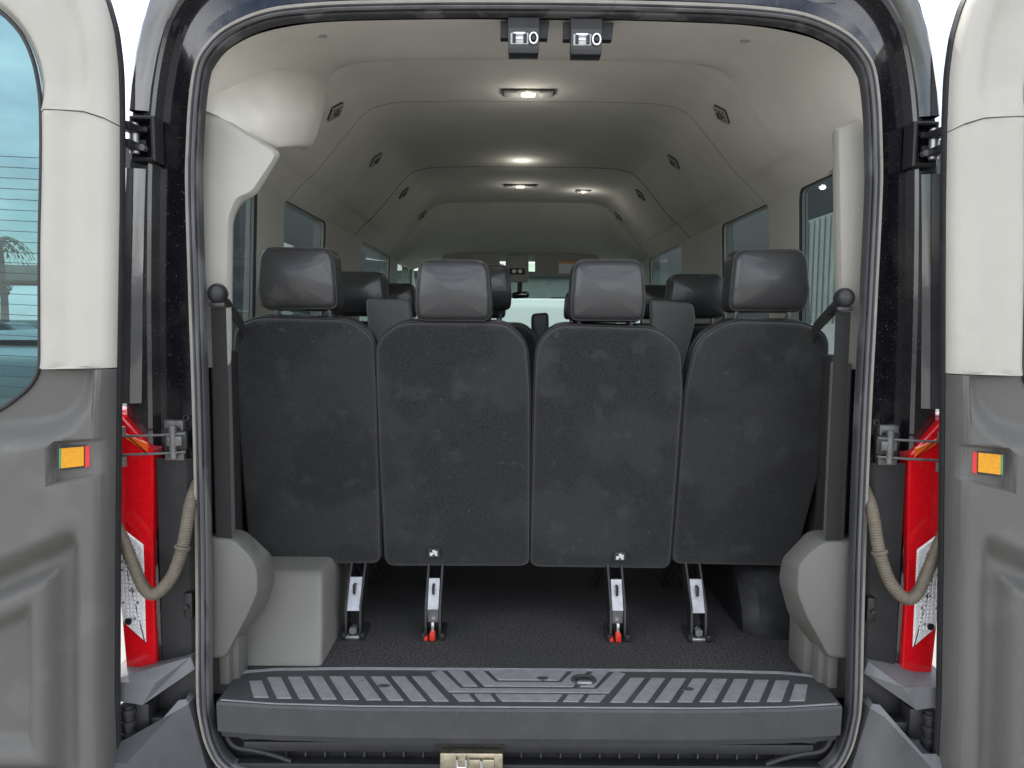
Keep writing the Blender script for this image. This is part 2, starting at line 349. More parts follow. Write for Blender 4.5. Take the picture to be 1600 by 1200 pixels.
# body-side skins with window holes
ZW0, ZW1 = 1.46, 2.068
WIN = [(1.99, 2.385), (2.655, 3.25), (4.0, 4.95), (5.25, 6.0)]
def wrect(y0, y1, z0=ZW0, z1=ZW1, r=.035, n=4): return [(p.x, p.y) for p in fillet([(y0, z0), (y1, z0), (y1, z1), (y0, z1)], r, n)]
def xo(z): return float(np.interp(z, [.45, .8, 1.0, 1.3, 1.6, 1.8, 2.05, 2.18, 2.36], [1.0, .985, .998, 1.006, 1.0, .99, .972, .958, .915]))
XI = lambda z: float(np.interp(z, [.6, 1.4, 2.08], [.885, .885, .858]))
zs = [.45, .8, 1.0, 1.3, 1.6, 1.8, 2.05, 2.16]
for sg in (1, -1):
    k = MB(); outer = [(1.885, z) for z in zs] + [(2.5, 2.16), (4.0, 2.16), (5.6, 2.16), (6.05, 2.11), (6.75, 1.42), (6.9, 1.3), (7.5, 1.2), (7.62, .9), (7.6, .45)]
    holes = [wrect(*w) for w in WIN]
    oh = [wrect(w[0] - .01, w[1] + min(.22, .2), ZW0 - .02, ZW1 + .03) for w in WIN]
    p, t = sheet(outer, oh, .25); k.add([(sg * xo(z), y, z) for y, z in p], t, PNT)
    for h, h2 in zip(holes, oh): k.rings([[(sg * (xo(z) - .001), y, z) for y, z in h2], [(sg * (XI(z) + .024), y, z) for y, z in h]], PLB, False, False)
    k.build('body_side', van)
    k = MB()      # inner wall lining
    iout = [(1.84, .69), (1.84, 2.09), (6.1, 2.09), (6.5, 1.6), (6.5, .69)]
    p, t = sheet(iout, holes, .2); up = [f for f in t if sum(p[i][1] for i in f) / 3 > 1.44]; lo = [f for f in t if f not in up]
    for h in holes: k.rings([[(sg * XI(z), y, z) for y, z in h], [(sg * (XI(z) + .022), y, z) for y, z in h]], BEI, False, False)
    k.add([(sg * XI(z), y, z) for y, z in p], up, BEI); k.add([(sg * XI(z), y, z) for y, z in p], lo, GRY)
    k.build('side_lining', van)
    for w in WIN:
        k = MB(); hh = wrect(w[0] - .004, w[1] + .004, ZW0 - .004, ZW1 + .004)
        k.rings([[(sg * (XI(z) + .014), y, z) for y, z in hh], [(sg * (XI(z) + .018), y, z) for y, z in hh]], GSD)
        fo = k.build('side_window', van)
        k = MB(); k.tube([(sg * (XI(z) + .008), y, z) for y, z in wrect(w[0] - .002, w[1] + .002, ZW0, ZW1 + .002)], .0065, PLB, 6, True)
        k.build('window_seal', fo)
# roof and upper flanks
k = MB(); rs = []
def roofsec(Y, dz=0, sx=1):
    hp = [(0, 2.60), (.25, 2.60), (.47, 2.592), (.6, 2.58), (.70, 2.562), (.79, 2.525), (.85, 2.475), (.89, 2.42), (.915, 2.36), (.94, 2.27), (.958, 2.18), (.961, 2.15)]
    q = [(-x * sx, Y, min(z, z + dz * (z - 2.15) / .45)) for x, z in hp[::-1]] + [(x * sx, Y, z + dz * (z - 2.15) / .45) for x, z in hp[1:]]
    return q
for Y, dz in ((1.9, 0), (2.4, .01), (4.2, .01), (5.0, -.06), (5.6, -.22), (6.05, -.44)): rs.append(roofsec(Y, dz))
k.rings(rs, PNT, False, False, False); k.build('roof', van)
k = MB()
hood = [[(x * w, Y, z - .05 * (abs(x) ** 3)) for x in (-1, -.8, -.4, 0, .4, .8, 1)] for Y, z, w in ((6.65, 1.42, .97), (6.9, 1.36, .97), (7.4, 1.25, .95), (7.62, 1.05, .93), (7.66, .7, .93), (7.6, .4, .95))]
k.rings(hood, PNT, False, False, False); k.build('bonnet', van)
k = MB()
k.rings([[(x, Y, z) for x in (-.86, -.4, 0, .4, .86)] for Y, z in ((6.02, 2.12), (6.65, 1.42))], GWS, False, False, False)
k.build('windshield', van)
k = MB(); k.box((-1.0, 2.0, .42), (1.0, 7.5, .60), PLB, .03); k.build('underbody', van)
for sg in (1, -1):
    for Y in (2.95, 6.75):
        k = MB(); k.rings([[(sg * x, Y + r * math.cos(a), .36 + r * math.sin(a)) for a in [2 * math.pi * i / 32 for i in range(32)]] for x, r in ((.76, .30), (.78, .355), (.97, .355), (1.0, .33), (1.0, .23))], TYR)
        w = k.build('wheel', van); k = MB()
        k.rings([[(sg * x, Y + r * math.cos(a), .36 + r * math.sin(a)) for a in [2 * math.pi * i / 32 for i in range(32)]] for x, r in ((.99, .235), (1.008, .22), (.985, .17), (.99, .08), (1.0, .05))], HUB)
        k.build('rim', w)

# ---- floor
k = MB()
fp = [(-.88, 1.90), (.88, 1.90), (.88, 5.6), (-.88, 5.6)]
k.add([(x, y, .70) for x, y in fp] + [(x, y, .60) for x, y in fp], [[0, 1, 2, 3], [7, 6, 5, 4], [0, 4, 5, 1], [1, 5, 6, 2], [2, 6, 7, 3], [3, 7, 4, 0]], CPT)
tag(k.build('floor_carpet', van), 'black speckled floor carpet')

# ---- headliner: rear header -> ceiling -> cab
def half(pts): return [(-x, z) for x, z in pts[::-1]] + [(x, z) for x, z in pts[1:]]
H_ap = [(0, 2.350), (.2, 2.350), (.42, 2.345), (.52, 2.339), (.60, 2.327), (.668, 2.308), (.728, 2.274), (.764, 2.228), (.782, 2.185), (.790, 2.145), (.798, 2.115)]
H_md = [(0, 2.392), (.2, 2.392), (.40, 2.388), (.49, 2.382), (.555, 2.370), (.605, 2.345), (.67, 2.287), (.732, 2.208), (.775, 2.160), (.80, 2.138), (.860, 2.070)]
H_cl = [(0, 2.425), (.2, 2.425), (.40, 2.422), (.48, 2.416), (.54, 2.402), (.585, 2.375), (.66, 2.29), (.73, 2.205), (.775, 2.158), (.80, 2.138), (.862, 2.070)]
H_c2 = H_cl
H_cb = [(0, 2.27), (.2, 2.27), (.38, 2.267), (.48, 2.262), (.56, 2.25), (.60, 2.23), (.66, 2.19), (.72, 2.15), (.77, 2.12), (.80, 2.10), (.862, 2.066)]
H_cc = [(0, 2.13), (.2, 2.13), (.38, 2.128), (.48, 2.125), (.56, 2.12), (.62, 2.115), (.68, 2.11), (.73, 2.10), (.77, 2.09), (.80, 2.08), (.862, 2.06)]
k = MB()
def dn(P): return smooth_curve(P, 4)
def hsec(P, Y): return [(p.x, Y, p.y) for p in dn(half(P))]
LX = lambda a, b, t: [(p[0] + (q[0] - p[0]) * t, p[1] + (q[1] - p[1]) * t) for p, q in zip(a, b)]
k.rings([hsec(H_ap, 1.80)] + [hsec(LX(H_ap, H_md, t + .18 * math.sin(math.pi * t) * (1 - t)), 1.80 + .38 * t) for t in (.12, .25, .4, .55, .7, .85)] + [hsec(H_md, 2.18), hsec(LX(H_md, H_cl, .6), 2.245), hsec(LX(H_md, H_cl, .98), 2.262)], LIN, False, False, False)
tag(k.build('rear_header_trim', van, 80), 'smooth beige header panel above the rear opening')
segs = [(2.262, 2.70, LX(H_md, H_cl, .98), H_cl), (2.70, 3.81, H_cl, H_cl), (3.81, 4.92, H_cl, H_cl)]
def skirt(P): return P
for i, (a, b, Pa, Pb) in enumerate(((2.262, 2.70, LX(H_md, H_cl, .98), H_c2), (2.70, 3.81, H_c2, H_c2), (3.81, 4.90, H_cl, H_cl))):
    k = MB(); e = .004
    lift = lambda P, d: [(x * (1 + d * .4), z + d) for x, z in P]
    rr = [hsec(Pa, a)] + [hsec(LX(Pa, Pb, t), a + (b - a) * t) for t in (.25, .5, .75)] + [hsec(Pb, b)]
    k.rings(rr, LIN, False, False, False); o = k.build('headliner_panel', van, 40)
    k = MB(); k.tube([(x, y, z - .0002) for x, y, z in hsec(Pb, b)], (.0008, .0022, .0013)[i] if False else (.0010, .0024, .0013)[i], SEM, 6); k.build('panel_seam', o)
k = MB(); k.rings([hsec(H_cl, 4.90), hsec(LX(H_cl, H_cb, .5), 5.0), hsec(H_cb, 5.15), hsec(LX(H_cb, H_cc, .6), 5.45), hsec(H_cc, 5.85), hsec(H_cc, 6.05)], LIN, False, False, False)
tag(k.build('cab_headliner', van, 60), 'darker ceiling over the front cab')
# small round plugs in the liner
for (px, py, z, m) in ((503, 52, 2.36, BEI), (1165, 60, 2.36, BEI), (609, 163, 2.425, LIN), (1033, 167, 2.425, LIN)):
    c = PZ(px, py, z); k = MB(); k.cyl((c.x, c.y, z - .008), (c.x, c.y, z + .006), .012, GRL, 14); k.build('trim_plug', van)

# ---- dome lights
def dome(px0, px1, py, z):
    a = PZ(px0, py, z); b = PZ(px1, py, z); cx, cy = (a.x + b.x) / 2, (a.y + b.y) / 2; w = (b.x - a.x) / 2
    k = MB(); k.box((cx - w, cy - .03, z - .010), (cx + w, cy + .03, z + .004), LNS, .006)
    k.tube([(cx - w - .001, cy - .031, z - .004), (cx + w + .001, cy - .031, z - .004), (cx + w + .001, cy + .031, z - .004), (cx - w - .001, cy + .031, z - .004)], .0025, DST, 6, True)
    k.box((cx - w + .006, cy - .031, z - .0135), (cx - w * .42, cy + .024, z - .0095), GRL, .002)
    k.box((cx + w * .42, cy - .031, z - .0135), (cx + w - .006, cy + .024, z - .0095), GRL, .002)
    o = k.build('dome_light', van)
    pl_ = bpy.data.lights.new('dome_glow', 'POINT'); po = bpy.data.objects.new('dome_glow', pl_); C.objects.link(po); pl_.energy = .18; pl_.color = (1, .97, .92); pl_.shadow_soft_size = .012; po.location = (cx, cy, z - .07)
    k = MB(); k.box((cx - w * .26, cy - .014, z - .0145), (cx + w * .26, cy + .014, z - .009), LMP, .003); k.build('lens', o)
    return o
tag(dome(785, 866, 143, 2.425), 'lit ceiling lamp nearest the rear opening')
tag(dome(785, 846, 246, 2.44), 'lit middle ceiling lamp')
tag(dome(788, 838, 289, 2.425), 'lit ceiling lamp farthest forward on the centre line')
tag(dome(900, 923, 297, 2.425), 'small square ceiling lamp right of the centre line')
# ---- air vents on the sloping ducts
def vent(Y, sg):
    c = Vector((sg * .632, Y, 2.322)); t = Vector((sg * .66, 0, -.75)).normalized(); n = Vector((-sg * .75, 0, -.66)).normalized(); y0_ = Vector((0, 1, 0)); y = (y0_ + t).normalized(); t = n.cross(y) * 1
    R = Matrix((y, t, n)).transposed()
    k = MB()
    def lb(a, b, m, bev=0):
        cc = Vector([(a[i] + b[i]) / 2 for i in range(3)]); d = [abs(b[i] - a[i]) / 2 for i in range(3)]
        q = c + R @ cc; k.box(q - Vector(d), q + Vector(d), m, bev, R)
    s = .0285
    lb((-s, -s, -.02), (s, s, .006), PLB, .004)
    for i in range(4):
        u = -s + .003 + i * (2 * s - .006) / 3
        lb((u - .0016, -s, .004), (u + .0016, s, .010), GRL); lb((-s, u - .0016, .004), (s, u + .0016, .0095), GRL)
    o = k.build('air_vent', van); k = MB(); q = c + n * .011
    k.tube([q + y * .011 * math.cos(a) + t * .011 * math.sin(a) for a in [i * math.pi / 8 for i in range(16)]], .002, DST, 6, True); k.build('vent_knob', o)
for Y in (2.465, 3.18, 3.99, 4.80):
    for sg in (-1, 1): vent(Y, sg)

# ---- aperture flange, seal with ridges
def loop(ins, Y): return [(p.x, Y, p.y) for p in inset([(q.x, q.y) for q in Ad], ins)]
k = MB()
k.rings([loop(i, y) for i, y in ((-.001, 1.776), (-.001, 1.757), (.002, 1.752), (.008, 1.752), (.010, 1.757), (.010, 1.79), (-.001, 1.79))], FLG, False, False)
tag(k.build('opening_flange', van), 'pale metal edge around the rear opening')
k = MB()
prof = [(.009, 1.775), (.009, 1.750), (.0115, 1.745), (.014, 1.749), (.0145, 1.757), (.0165, 1.757), (.017, 1.746), (.0205, 1.741), (.0245, 1.746), (.025, 1.757), (.0265, 1.757), (.027, 1.753), (.030, 1.755), (.0315, 1.765), (.0315, 1.782)]
rr = [loop(i, y) for i, y in prof]
k.rings(rr[:5], SEL, False, False); k.rings(rr[4:6], SEA, False, False); k.rings(rr[5:9], SEL, False, False); k.rings(rr[8:11], SEA, False, False); k.rings(rr[10:], SEA, False, False)
tag(k.build('opening_seal', van, 50), 'ribbed rubber seal round the rear opening')

# ---- rear step: scuff plate on the load edge
Zp = .705
def px2(l): return [PZ(*q, Zp) for q in l]
edge = [PZ(*q, Zp) for q in ((338, 1093), (347, 1082), (372, 1050), (385, 1047), (430, 1043.5), (550, 1042), (825, 1041))]
front = [PZ(*q, Zp) for q in ((338, 1097), (420, 1103), (560, 1107), (825, 1108))]
half_out = [(p.x, p.y) for p in edge] + [(0, edge[-1].y)]
lft = [(p.x, p.y) for p in edge[:-1]]; frt = [(p.x, p.y) for p in front[:-1]]
outl = frt[::-1] + lft + [(-x, y) for x, y in lft[::-1]] + [(-x, y) for x, y in frt]
outl = [(x, y) for x, y in outl]
k = MB()
def pl(ins, z): return [(p.x, p.y, z) for p in inset(outl, ins)]
k.rings([pl(.012, Zp), pl(.004, Zp - .0005), pl(.0, Zp - .006)], STP, True, False)
base = pl(0, Zp - .006); low = [(x, y + (.004 if y < 1.80 else 0), .628) for x, y, z in base]; l2 = [(x, y + (.022 if y < 1.80 else 0), .618) for x, y, z in base]
l3 = [(x, y + (.03 if y < 1.80 else 0), .60) for x, y, z in base]
k.rings([base, low, l2, l3], STP, False, True)
sp = k.build('scuff_plate', van, 30); tag(sp, 'dark grey plastic step plate on the load edge')
k = MB()
def zq(l): return [PZ(300 + x / 3.2, 1000 + y / 3.2, Zp) for x, y in l]
shapes = [[(285, 207), (350, 205), (385, 290), (308, 288)]]
for i in range(1, 9):
    tl = 375 + (i - 1) * 103.5; bl = 425 + (i - 1) * 112; w = 71
    shapes.append([(tl, 190 - min(i, 3) * 2), (tl + w, 190 - min(i, 3) * 2), (bl + w + 5, 292 + i * 2), (bl, 292 + i * 2)])
shapes += [[(1195, 165), (1245, 152), (1345, 243), (1680, 243), (1680, 262), (1285, 262)], [(1275, 150), (1350, 150), (1430, 233), (1355, 233)],
           [(1380, 150), (1450, 150), (1520, 212), (1680, 212), (1680, 233), (1462, 233)], [(1480, 150), (1680, 150), (1680, 202), (1530, 202)],
           [(1300, 272), (1385, 272), (1415, 308), (1335, 308)], [(1412, 272), (1490, 272), (1520, 308), (1442, 308)], [(1517, 272), (1680, 272), (1680, 308), (1550, 308)]]
for s_ in shapes:
    q = [(p.x, p.y) for p in zq(s_)]
    mid = max(x for x, y in q) > -.01
    for sg in ((1,) if mid else (1, -1)):
        qq = [(min(0, x) * sg, y) for x, y in q]
        if mid:
            L_ = [p for p in qq if p[0] < -.02]; mx_ = [p for p in qq if p[0] >= -.02]; i0 = qq.index(mx_[0]); seq = qq[i0 + len(mx_):] + qq[:i0]
            qq = seq + [(-x, y) for x, y in seq[::-1]]
        q1 = [(v.x, v.y) for v in inset(qq, .0012)]
        k.rings([[(x, y, Zp + .0002) for x, y in qq], [(x, y, Zp + .0022) for x, y in q1]], TRD, False, True)
for off in (.007, .015):      # raised ribs along the inner edge
    path = [(x * (1 - off * .6), y - off, Zp + .0005) for x, y in (lft[2:] + [(-x, y) for x, y in lft[:1:-1]])]
    k.sweep(path, [(0, -.0022), (.002, -.0014), (.002, .0014), (0, .0022)], TRD, up=(0, 0, 1))
path = [(x * .99, y + .010, Zp + .0003) for x, y in frt] ; path = path[0:] ; path = path + [(-x, y, z) for x, y, z in path[::-1]]
k.sweep(path, [(0, -.0028), (.0018, -.0018), (.0018, .0018), (0, .0028)], TRD, up=(0, 0, 1))
k.build('step_tread', sp)
for (px, py) in ((600, 1073), (848, 1061), (1075, 1078)):
    c = PZ(px, py, Zp); k = MB(); k.rings([[(c.x + r * math.cos(a), c.y + .55 * r * math.sin(a), z) for a in [i * math.pi / 10 for i in range(20)]] for r, z in ((.017, Zp), (.015, Zp + .0035), (.008, Zp + .003))], STP, False, True); k.build('screw_cover', sp)
c = PZ(912, 1064, Zp); k = MB()
circ = lambda c, r, z, e=.8: [(c.x + r * math.cos(a), c.y + e * r * math.sin(a), z) for a in [i * math.pi / 16 for i in range(32)]]
k.rings([circ(c, .035, Zp + .001), circ(c, .032, Zp + .007), circ(c, .026, Zp + .007), circ(c, .024, Zp + .001)], STP, False, False)
k.rings([circ(c, .024, Zp + .001), circ(c, .022, Zp + .0035)], DST, False, True)
k.box((c.x - .02, c.y - .026, Zp + .001), (c.x + .02, c.y - .012, Zp + .010), STL, .004); k.box((c.x - .017, c.y - .006, Zp + .002), (c.x + .017, c.y + .006, Zp + .0085), PLB, .003)
tag(k.build('tie_down_socket', sp), 'round black socket with a metal catch set in the step')
# sill recess under the step
k = MB()
k.box((-.79, 1.80, .50), (.79, 1.84, .62), PLB, .004); k.box((-.72, 1.772, .555), (.72, 1.80, .583), PLB, .006)
k.box((-.79, 1.765, .505), (.79, 1.80, .530), PLB, .004)
for i in range(26):
    x = -.62 + i * .05
    k.box((x, 1.790, .533), (x + .004, 1.801, .556), STP)
for sg in (-1, 1):
    k.tube(smooth_curve([(sg * .768, 1.775, .66), (sg * .762, 1.775, .60), (sg * .74, 1.775, .568), (sg * .69, 1.775, .558), (sg * .64, 1.775, .545), (sg * .6, 1.775, .53)], 6), .007, PLB, 8)
    k.tube(smooth_curve([(sg * .755, 1.79, .64), (sg * .735, 1.79, .595), (sg * .70, 1.79, .58), (sg * .66, 1.79, .575)], 6), .009, STP, 8)
tag(k.build('door_sill', van), 'black plastic sill and hoses in shadow under the step')
k = MB(); k.box((-.222, 1.745, .506), (-.064, 1.80, .572), GLD, .006); k.box((-.206, 1.733, .503), (-.152, 1.75, .520), CHR, .003); k.box((-.140, 1.733, .503), (-.078, 1.75, .520), CHR, .003)
k.box((-.15, 1.735, .528), (-.085, 1.75, .562), GLD, .004); k.tube([(-.178, 1.745, .565), (-.178, 1.728, .565), (-.178, 1.728, .545), (-.155, 1.728, .545), (-.155, 1.728, .565), (-.155, 1.745, .565)], .003, CHR, 6)
k.cyl((-.117, 1.73, .526), (-.117, 1.73, .563), .004, CHR, 8); k.box((-.235, 1.765, .575), (-.06, 1.80, .603), PLB, .003)
tag(k.build('lower_striker', van), 'brass-coloured latch striker in the middle of the sill')

# ---- two door latch boxes hanging under the header
def latch(px0, px1, sh):
    k = MB(); a = PY(px0, 35 + sh, 1.80); b = PY(px1, 62 + sh, 1.80)
    k.rings([[(a.x + dx0, y, a.z), (b.x + dx1, y, a.z), (b.x + dx1 - .004, y, b.z), (a.x + dx0, y, b.z)] for y, dx0, dx1 in ((1.792, 0, 0), (1.815, 0, 0))], PLB)
    c = PY(px0 + 12, 43 + sh, 1.765); d = PY(px0 + 60, 85 + sh, 1.765)
    k.box((c.x, 1.762, d.z + .011), (d.x, 1.80, c.z), STP, .003); k.box((c.x + .001, 1.758, d.z), (d.x - .001, 1.80, d.z + .0115), PLB, .002)
    k.box((c.x, 1.77, c.z), (d.x, 1.80, a.z), PLB)
    o = k.build('door_striker', van); k = MB(); z = (c.z + d.z) / 2 + .004; w = d.x - c.x
    k.box((c.x + w * .16, 1.757, z + .008), (c.x + w * .55, 1.763, z + .0135), CHR, .001); k.box((c.x + w * .24, 1.758, z - .002), (c.x + w * .47, 1.763, z + .003), CHR, .001)
    for u in (.14, .5): k.box((c.x + w * u, 1.756, z - .010), (c.x + w * u + .0075, 1.764, z + .010), DST, .001)
    k.box((c.x + w * .08, 1.7605, z - .013), (c.x + w * .66, 1.763, z + .013), STL, .002)
    q = Vector((c.x + w * .82, 1.758, z)); k.tube([q + Vector((.009 * math.cos(a), 0, .012 * math.sin(a))) for a in [i * math.pi / 8 for i in range(16)]], .0028, CHR, 6, True)
    k.cyl(q + Vector((0, .006, 0)), q + Vector((0, -.003, 0)), .005, DST, 10); k.build('catch', o); return o
tag(latch(782, 858, 0), 'left of the two black latch boxes under the header'); tag(latch(880, 958, 2), 'right of the two black latch boxes under the header')

# ---- D-pillar trims and covers
def prism_px(mb, pts, Y, dY, m, r=.012, bev=.008, n=5):
    q = [PY(*p, Y) for p in pts]; q = fillet([(p.x, p.z) for p in q], r, n); q = [(v.x, v.y) for v in q]
    mb.rings([[(v.x, y, v.y) for v in inset(q, i)] for i, y in ((bev, Y), (bev * .3, Y + bev * .3), (0, Y + bev), (0, Y + dY))], m)
# left ear (upper bulge), left gusset and pillar
k = MB()
def bulge(mb, rings_px, m, r=.03):
    rs = []
    for pts, Y in rings_px:
        q = fillet([(PY(*p, Y).x, PY(*p, Y).z) for p in pts], r, 6); rs.append([(v.x, Y, v.y) for v in q])
    mb.rings(rs, m, True, True)
def ear(pts, off, r=.03):
    q = []
    for p in fillet([(a, b) for a, b in pts], r, 6):
        px, py = p; q.append(tuple(PY(px, py, 1.805 + max(0, px - 325) * .0009 + max(0, 178 - py) * .0013 + off)))
    return q
e0 = [(300, 50), (395, 62), (428, 100), (420, 190), (402, 216), (335, 178), (300, 166)]
e1 = [(300, 40), (415, 50), (452, 92), (446, 200), (434, 236), (335, 180), (300, 168)]
e2 = [(300, 30), (440, 45), (492, 92), (485, 190), (470, 235), (345, 182), (300, 160)]
e3 = [(310, 30), (470, 45), (516, 98), (503, 190), (484, 240), (355, 186), (310, 160)]
ctr = (340, 110)
sc_ = lambda L_, t: [(ctr[0] + (a - ctr[0]) * t, ctr[1] + (b - ctr[1]) * t) for a, b in L_]
k.rings([ear(sc_(e0, .1), 0, 2), ear(sc_(e0, .5), 0, 10), ear(sc_(e0, .85), 0, 16), ear(e0, .002, 18), ear(e1, .03, 22), ear(e2, .09, 24), ear(e3, .24, 26)], LIN, True, True)
tag(k.build('corner_cover', van, 60), 'bulging beige corner cover at the upper left of the opening')
k = MB()
bulge(k, [([(292, 176), (330, 176), (432, 240), (392, 300), (368, 308), (356, 340), (350, 574), (292, 574)], 1.822),
          ([(290, 172), (330, 172), (441, 239), (401, 305), (375, 315), (363, 345), (360, 574), (290, 574)], 1.84),
          ([(290, 172), (330, 172), (441, 239), (401, 305), (377, 318), (365, 345), (362, 574), (290, 574)], 2.02)], BEI, .02)
tag(k.build('rear_pillar_trim', van, 60), 'beige left rear pillar trim with a flared top')
k = MB()
bulge(k, [([(1311, 203), (1340, 188), (1378, 186), (1378, 577), (1318, 577)], 1.835),
          ([(1307, 200), (1340, 186), (1382, 184), (1382, 577), (1313, 577)], 1.85),
          ([(1300, 208), (1340, 200), (1376, 200), (1376, 565), (1306, 565)], 1.97)], BEI, .006)
tag(k.build('rear_pillar_trim', van, 60), 'narrow straight beige right rear pillar trim')
for sg in (-1, 1):
    k = MB(); k.box((sg * .772, 1.83, .70), (sg * .80, 1.90, 1.545), GRY2, .006)
    k.box((sg * .79, 1.93, .70), (sg * .86, 2.0, 1.56), PLB, .01); k.box((sg * .757, 1.855, .66), (sg * .835, 1.925, .93), GRY2, .008); k.build('lining_and_gap_shade', van)  # the black box stands for the shaded gap between belt and seat
# lower covers
def cover(out_px, in_px, label, sg):
    k = MB(); n = 48
    def R(pts, Y, r): q = fillet([(PY(*p, Y).x, PY(*p, Y).z) for p in pts], r, 6); return [(v.x, Y, v.y) for v in q]
    i0 = R(in_px, 1.80, .014); n = len(i0); i1 = [(c_[0] + (c_[0] - sum(p[0] for p in i0) / n) * .03, 1.8045, c_[2] + (c_[2] - sum(p[2] for p in i0) / n) * .022) for c_ in i0]; o1 = R(out_px, 1.90, .018); o2 = R(out_px, 1.99, .018)
    c = Vector((sum(p[0] for p in i0) / n, 0, sum(p[2] for p in i0) / n))
    i00 = [(c.x + (p[0] - c.x) * .93, 1.798, c.z + (p[2] - c.z) * .95) for p in i0]
    mid = [tuple(Vector(a).lerp(Vector(b), .5) + Vector((0, -.012, 0))) for a, b in zip(i1, o1)]
    k.rings([i00, i0, i1, o1, o2], GRY2, True, True)
    return tag(k.build('pillar_cover', van, 38), label)
cover([(318, 836), (362, 826), (384, 829), (426, 868), (430, 905), (415, 950), (352, 1031), (318, 1031)],
      [(318, 841), (366, 845), (392, 872), (401, 890), (402, 925), (388, 958), (352, 1026), (322, 1028)], 'faceted grey plastic cover at the lower left of the opening', -1)
cover([(1338, 838), (1283, 827), (1262, 830), (1222, 872), (1217, 905), (1232, 960), (1285, 1027), (1335, 1031)],
      [(1338, 848), (1288, 848), (1266, 864), (1248, 885), (1246, 925), (1260, 962), (1296, 1026), (1333, 1028)], 'faceted grey plastic cover at the lower right of the opening', 1)
k = MB(); bxs = lambda x1, y0, z, y1=2.45: [(x, y, z) for x, y in ((v.x, v.y) for v in fillet([(-.875, y0), (x1, y0), (x1, y1), (-.875, y1)], .018, 5))]
k.rings([bxs(-.563, 1.935, .69), bxs(-.572, 1.985, .78), bxs(-.585, 2.04, .87), bxs(-.590, 2.06, .905), bxs(-.596, 2.07, .916), bxs(-.608, 2.085, .921)], GBX)
tag(k.build('storage_box', van, 40), 'boxy beige panel on the floor behind the lower left cover')
k = MB(); k.box((.735, 1.90, .695), (.86, 2.02, .90), GRY2, .02); k.build('side_trim', van)
k = MB(); k.rings([[(.88, 2.45 + .33 * math.cos(a), .70 + .26 * math.sin(a)) for a in [i * math.pi / 20 for i in range(21)]], [(.70, 2.45 + .32 * math.cos(a), .70 + .25 * math.sin(a)) for a in [i * math.pi / 20 for i in range(21)]], [(.66, 2.45 + .28 * math.cos(a), .70 + .20 * math.sin(a)) for a in [i * math.pi / 20 for i in range(21)]]], DST)
tag(k.build('wheel_housing', van), 'black moulded wheel housing on the right of the floor')

# ---- seat belts by the pillars
for sg, gx, lab in ((-1, -.764, 'left'), (1, .757, 'right')):
    k = MB(); zt = 1.66
    top = (gx, 1.80, zt); k.sweep([(gx + sg * .0, 1.80, 1.67), (gx, 1.802, 1.40), (gx + sg * .004, 1.81, 1.08)], [(-.0012, -.018), (.0012, -.018), (.0012, .018), (-.0012, .018)], BLT, up=(0, 1, 0))
    k.sweep([(gx, 1.81, 1.70), (gx + sg * .018, 1.93, 1.665), (gx + sg * .036, 2.05, 1.628), (gx + sg * .055, 2.14, 1.57), (gx + sg * .06, 2.2, 1.45)], [(-.0012, -.018), (.0012, -.018), (.0012, .018), (-.0012, .018)], BLT, up=(1, 0, 0))
    o = tag(k.build('seat_belt', van), 'dark ' + lab + ' seat belt webbing hanging from the rear pillar')
    k = MB(); cc = Vector((gx, 1.795, 1.704))
    prof = [(0, -.026), (.010, -.025), (.018, -.018), (.023, -.008), (.023, .004), (.019, .014)]
    k.rings([[(cc.x + r * math.cos(a), cc.y + d, cc.z + r * 1.1 * math.sin(a)) for a in [i * math.pi / 12 for i in range(24)]] for r, d in [(.003, -.022), (.012, -.020), (.019, -.013), (.0225, -.002), (.022, .012), (.016, .03)]], LED)
    k.box((gx - .020, 1.787, 1.672), (gx + .020, 1.80, 1.684), LEA, .005)
    k.tube([cc + Vector((-sg * -.0, -.012, -.005)), cc + Vector((-sg * .010, .03, -.022)), cc + Vector((sg * .002, .09, -.035))], [.013, .012, .009], LED, 8)
    k.build('belt_guide', o)

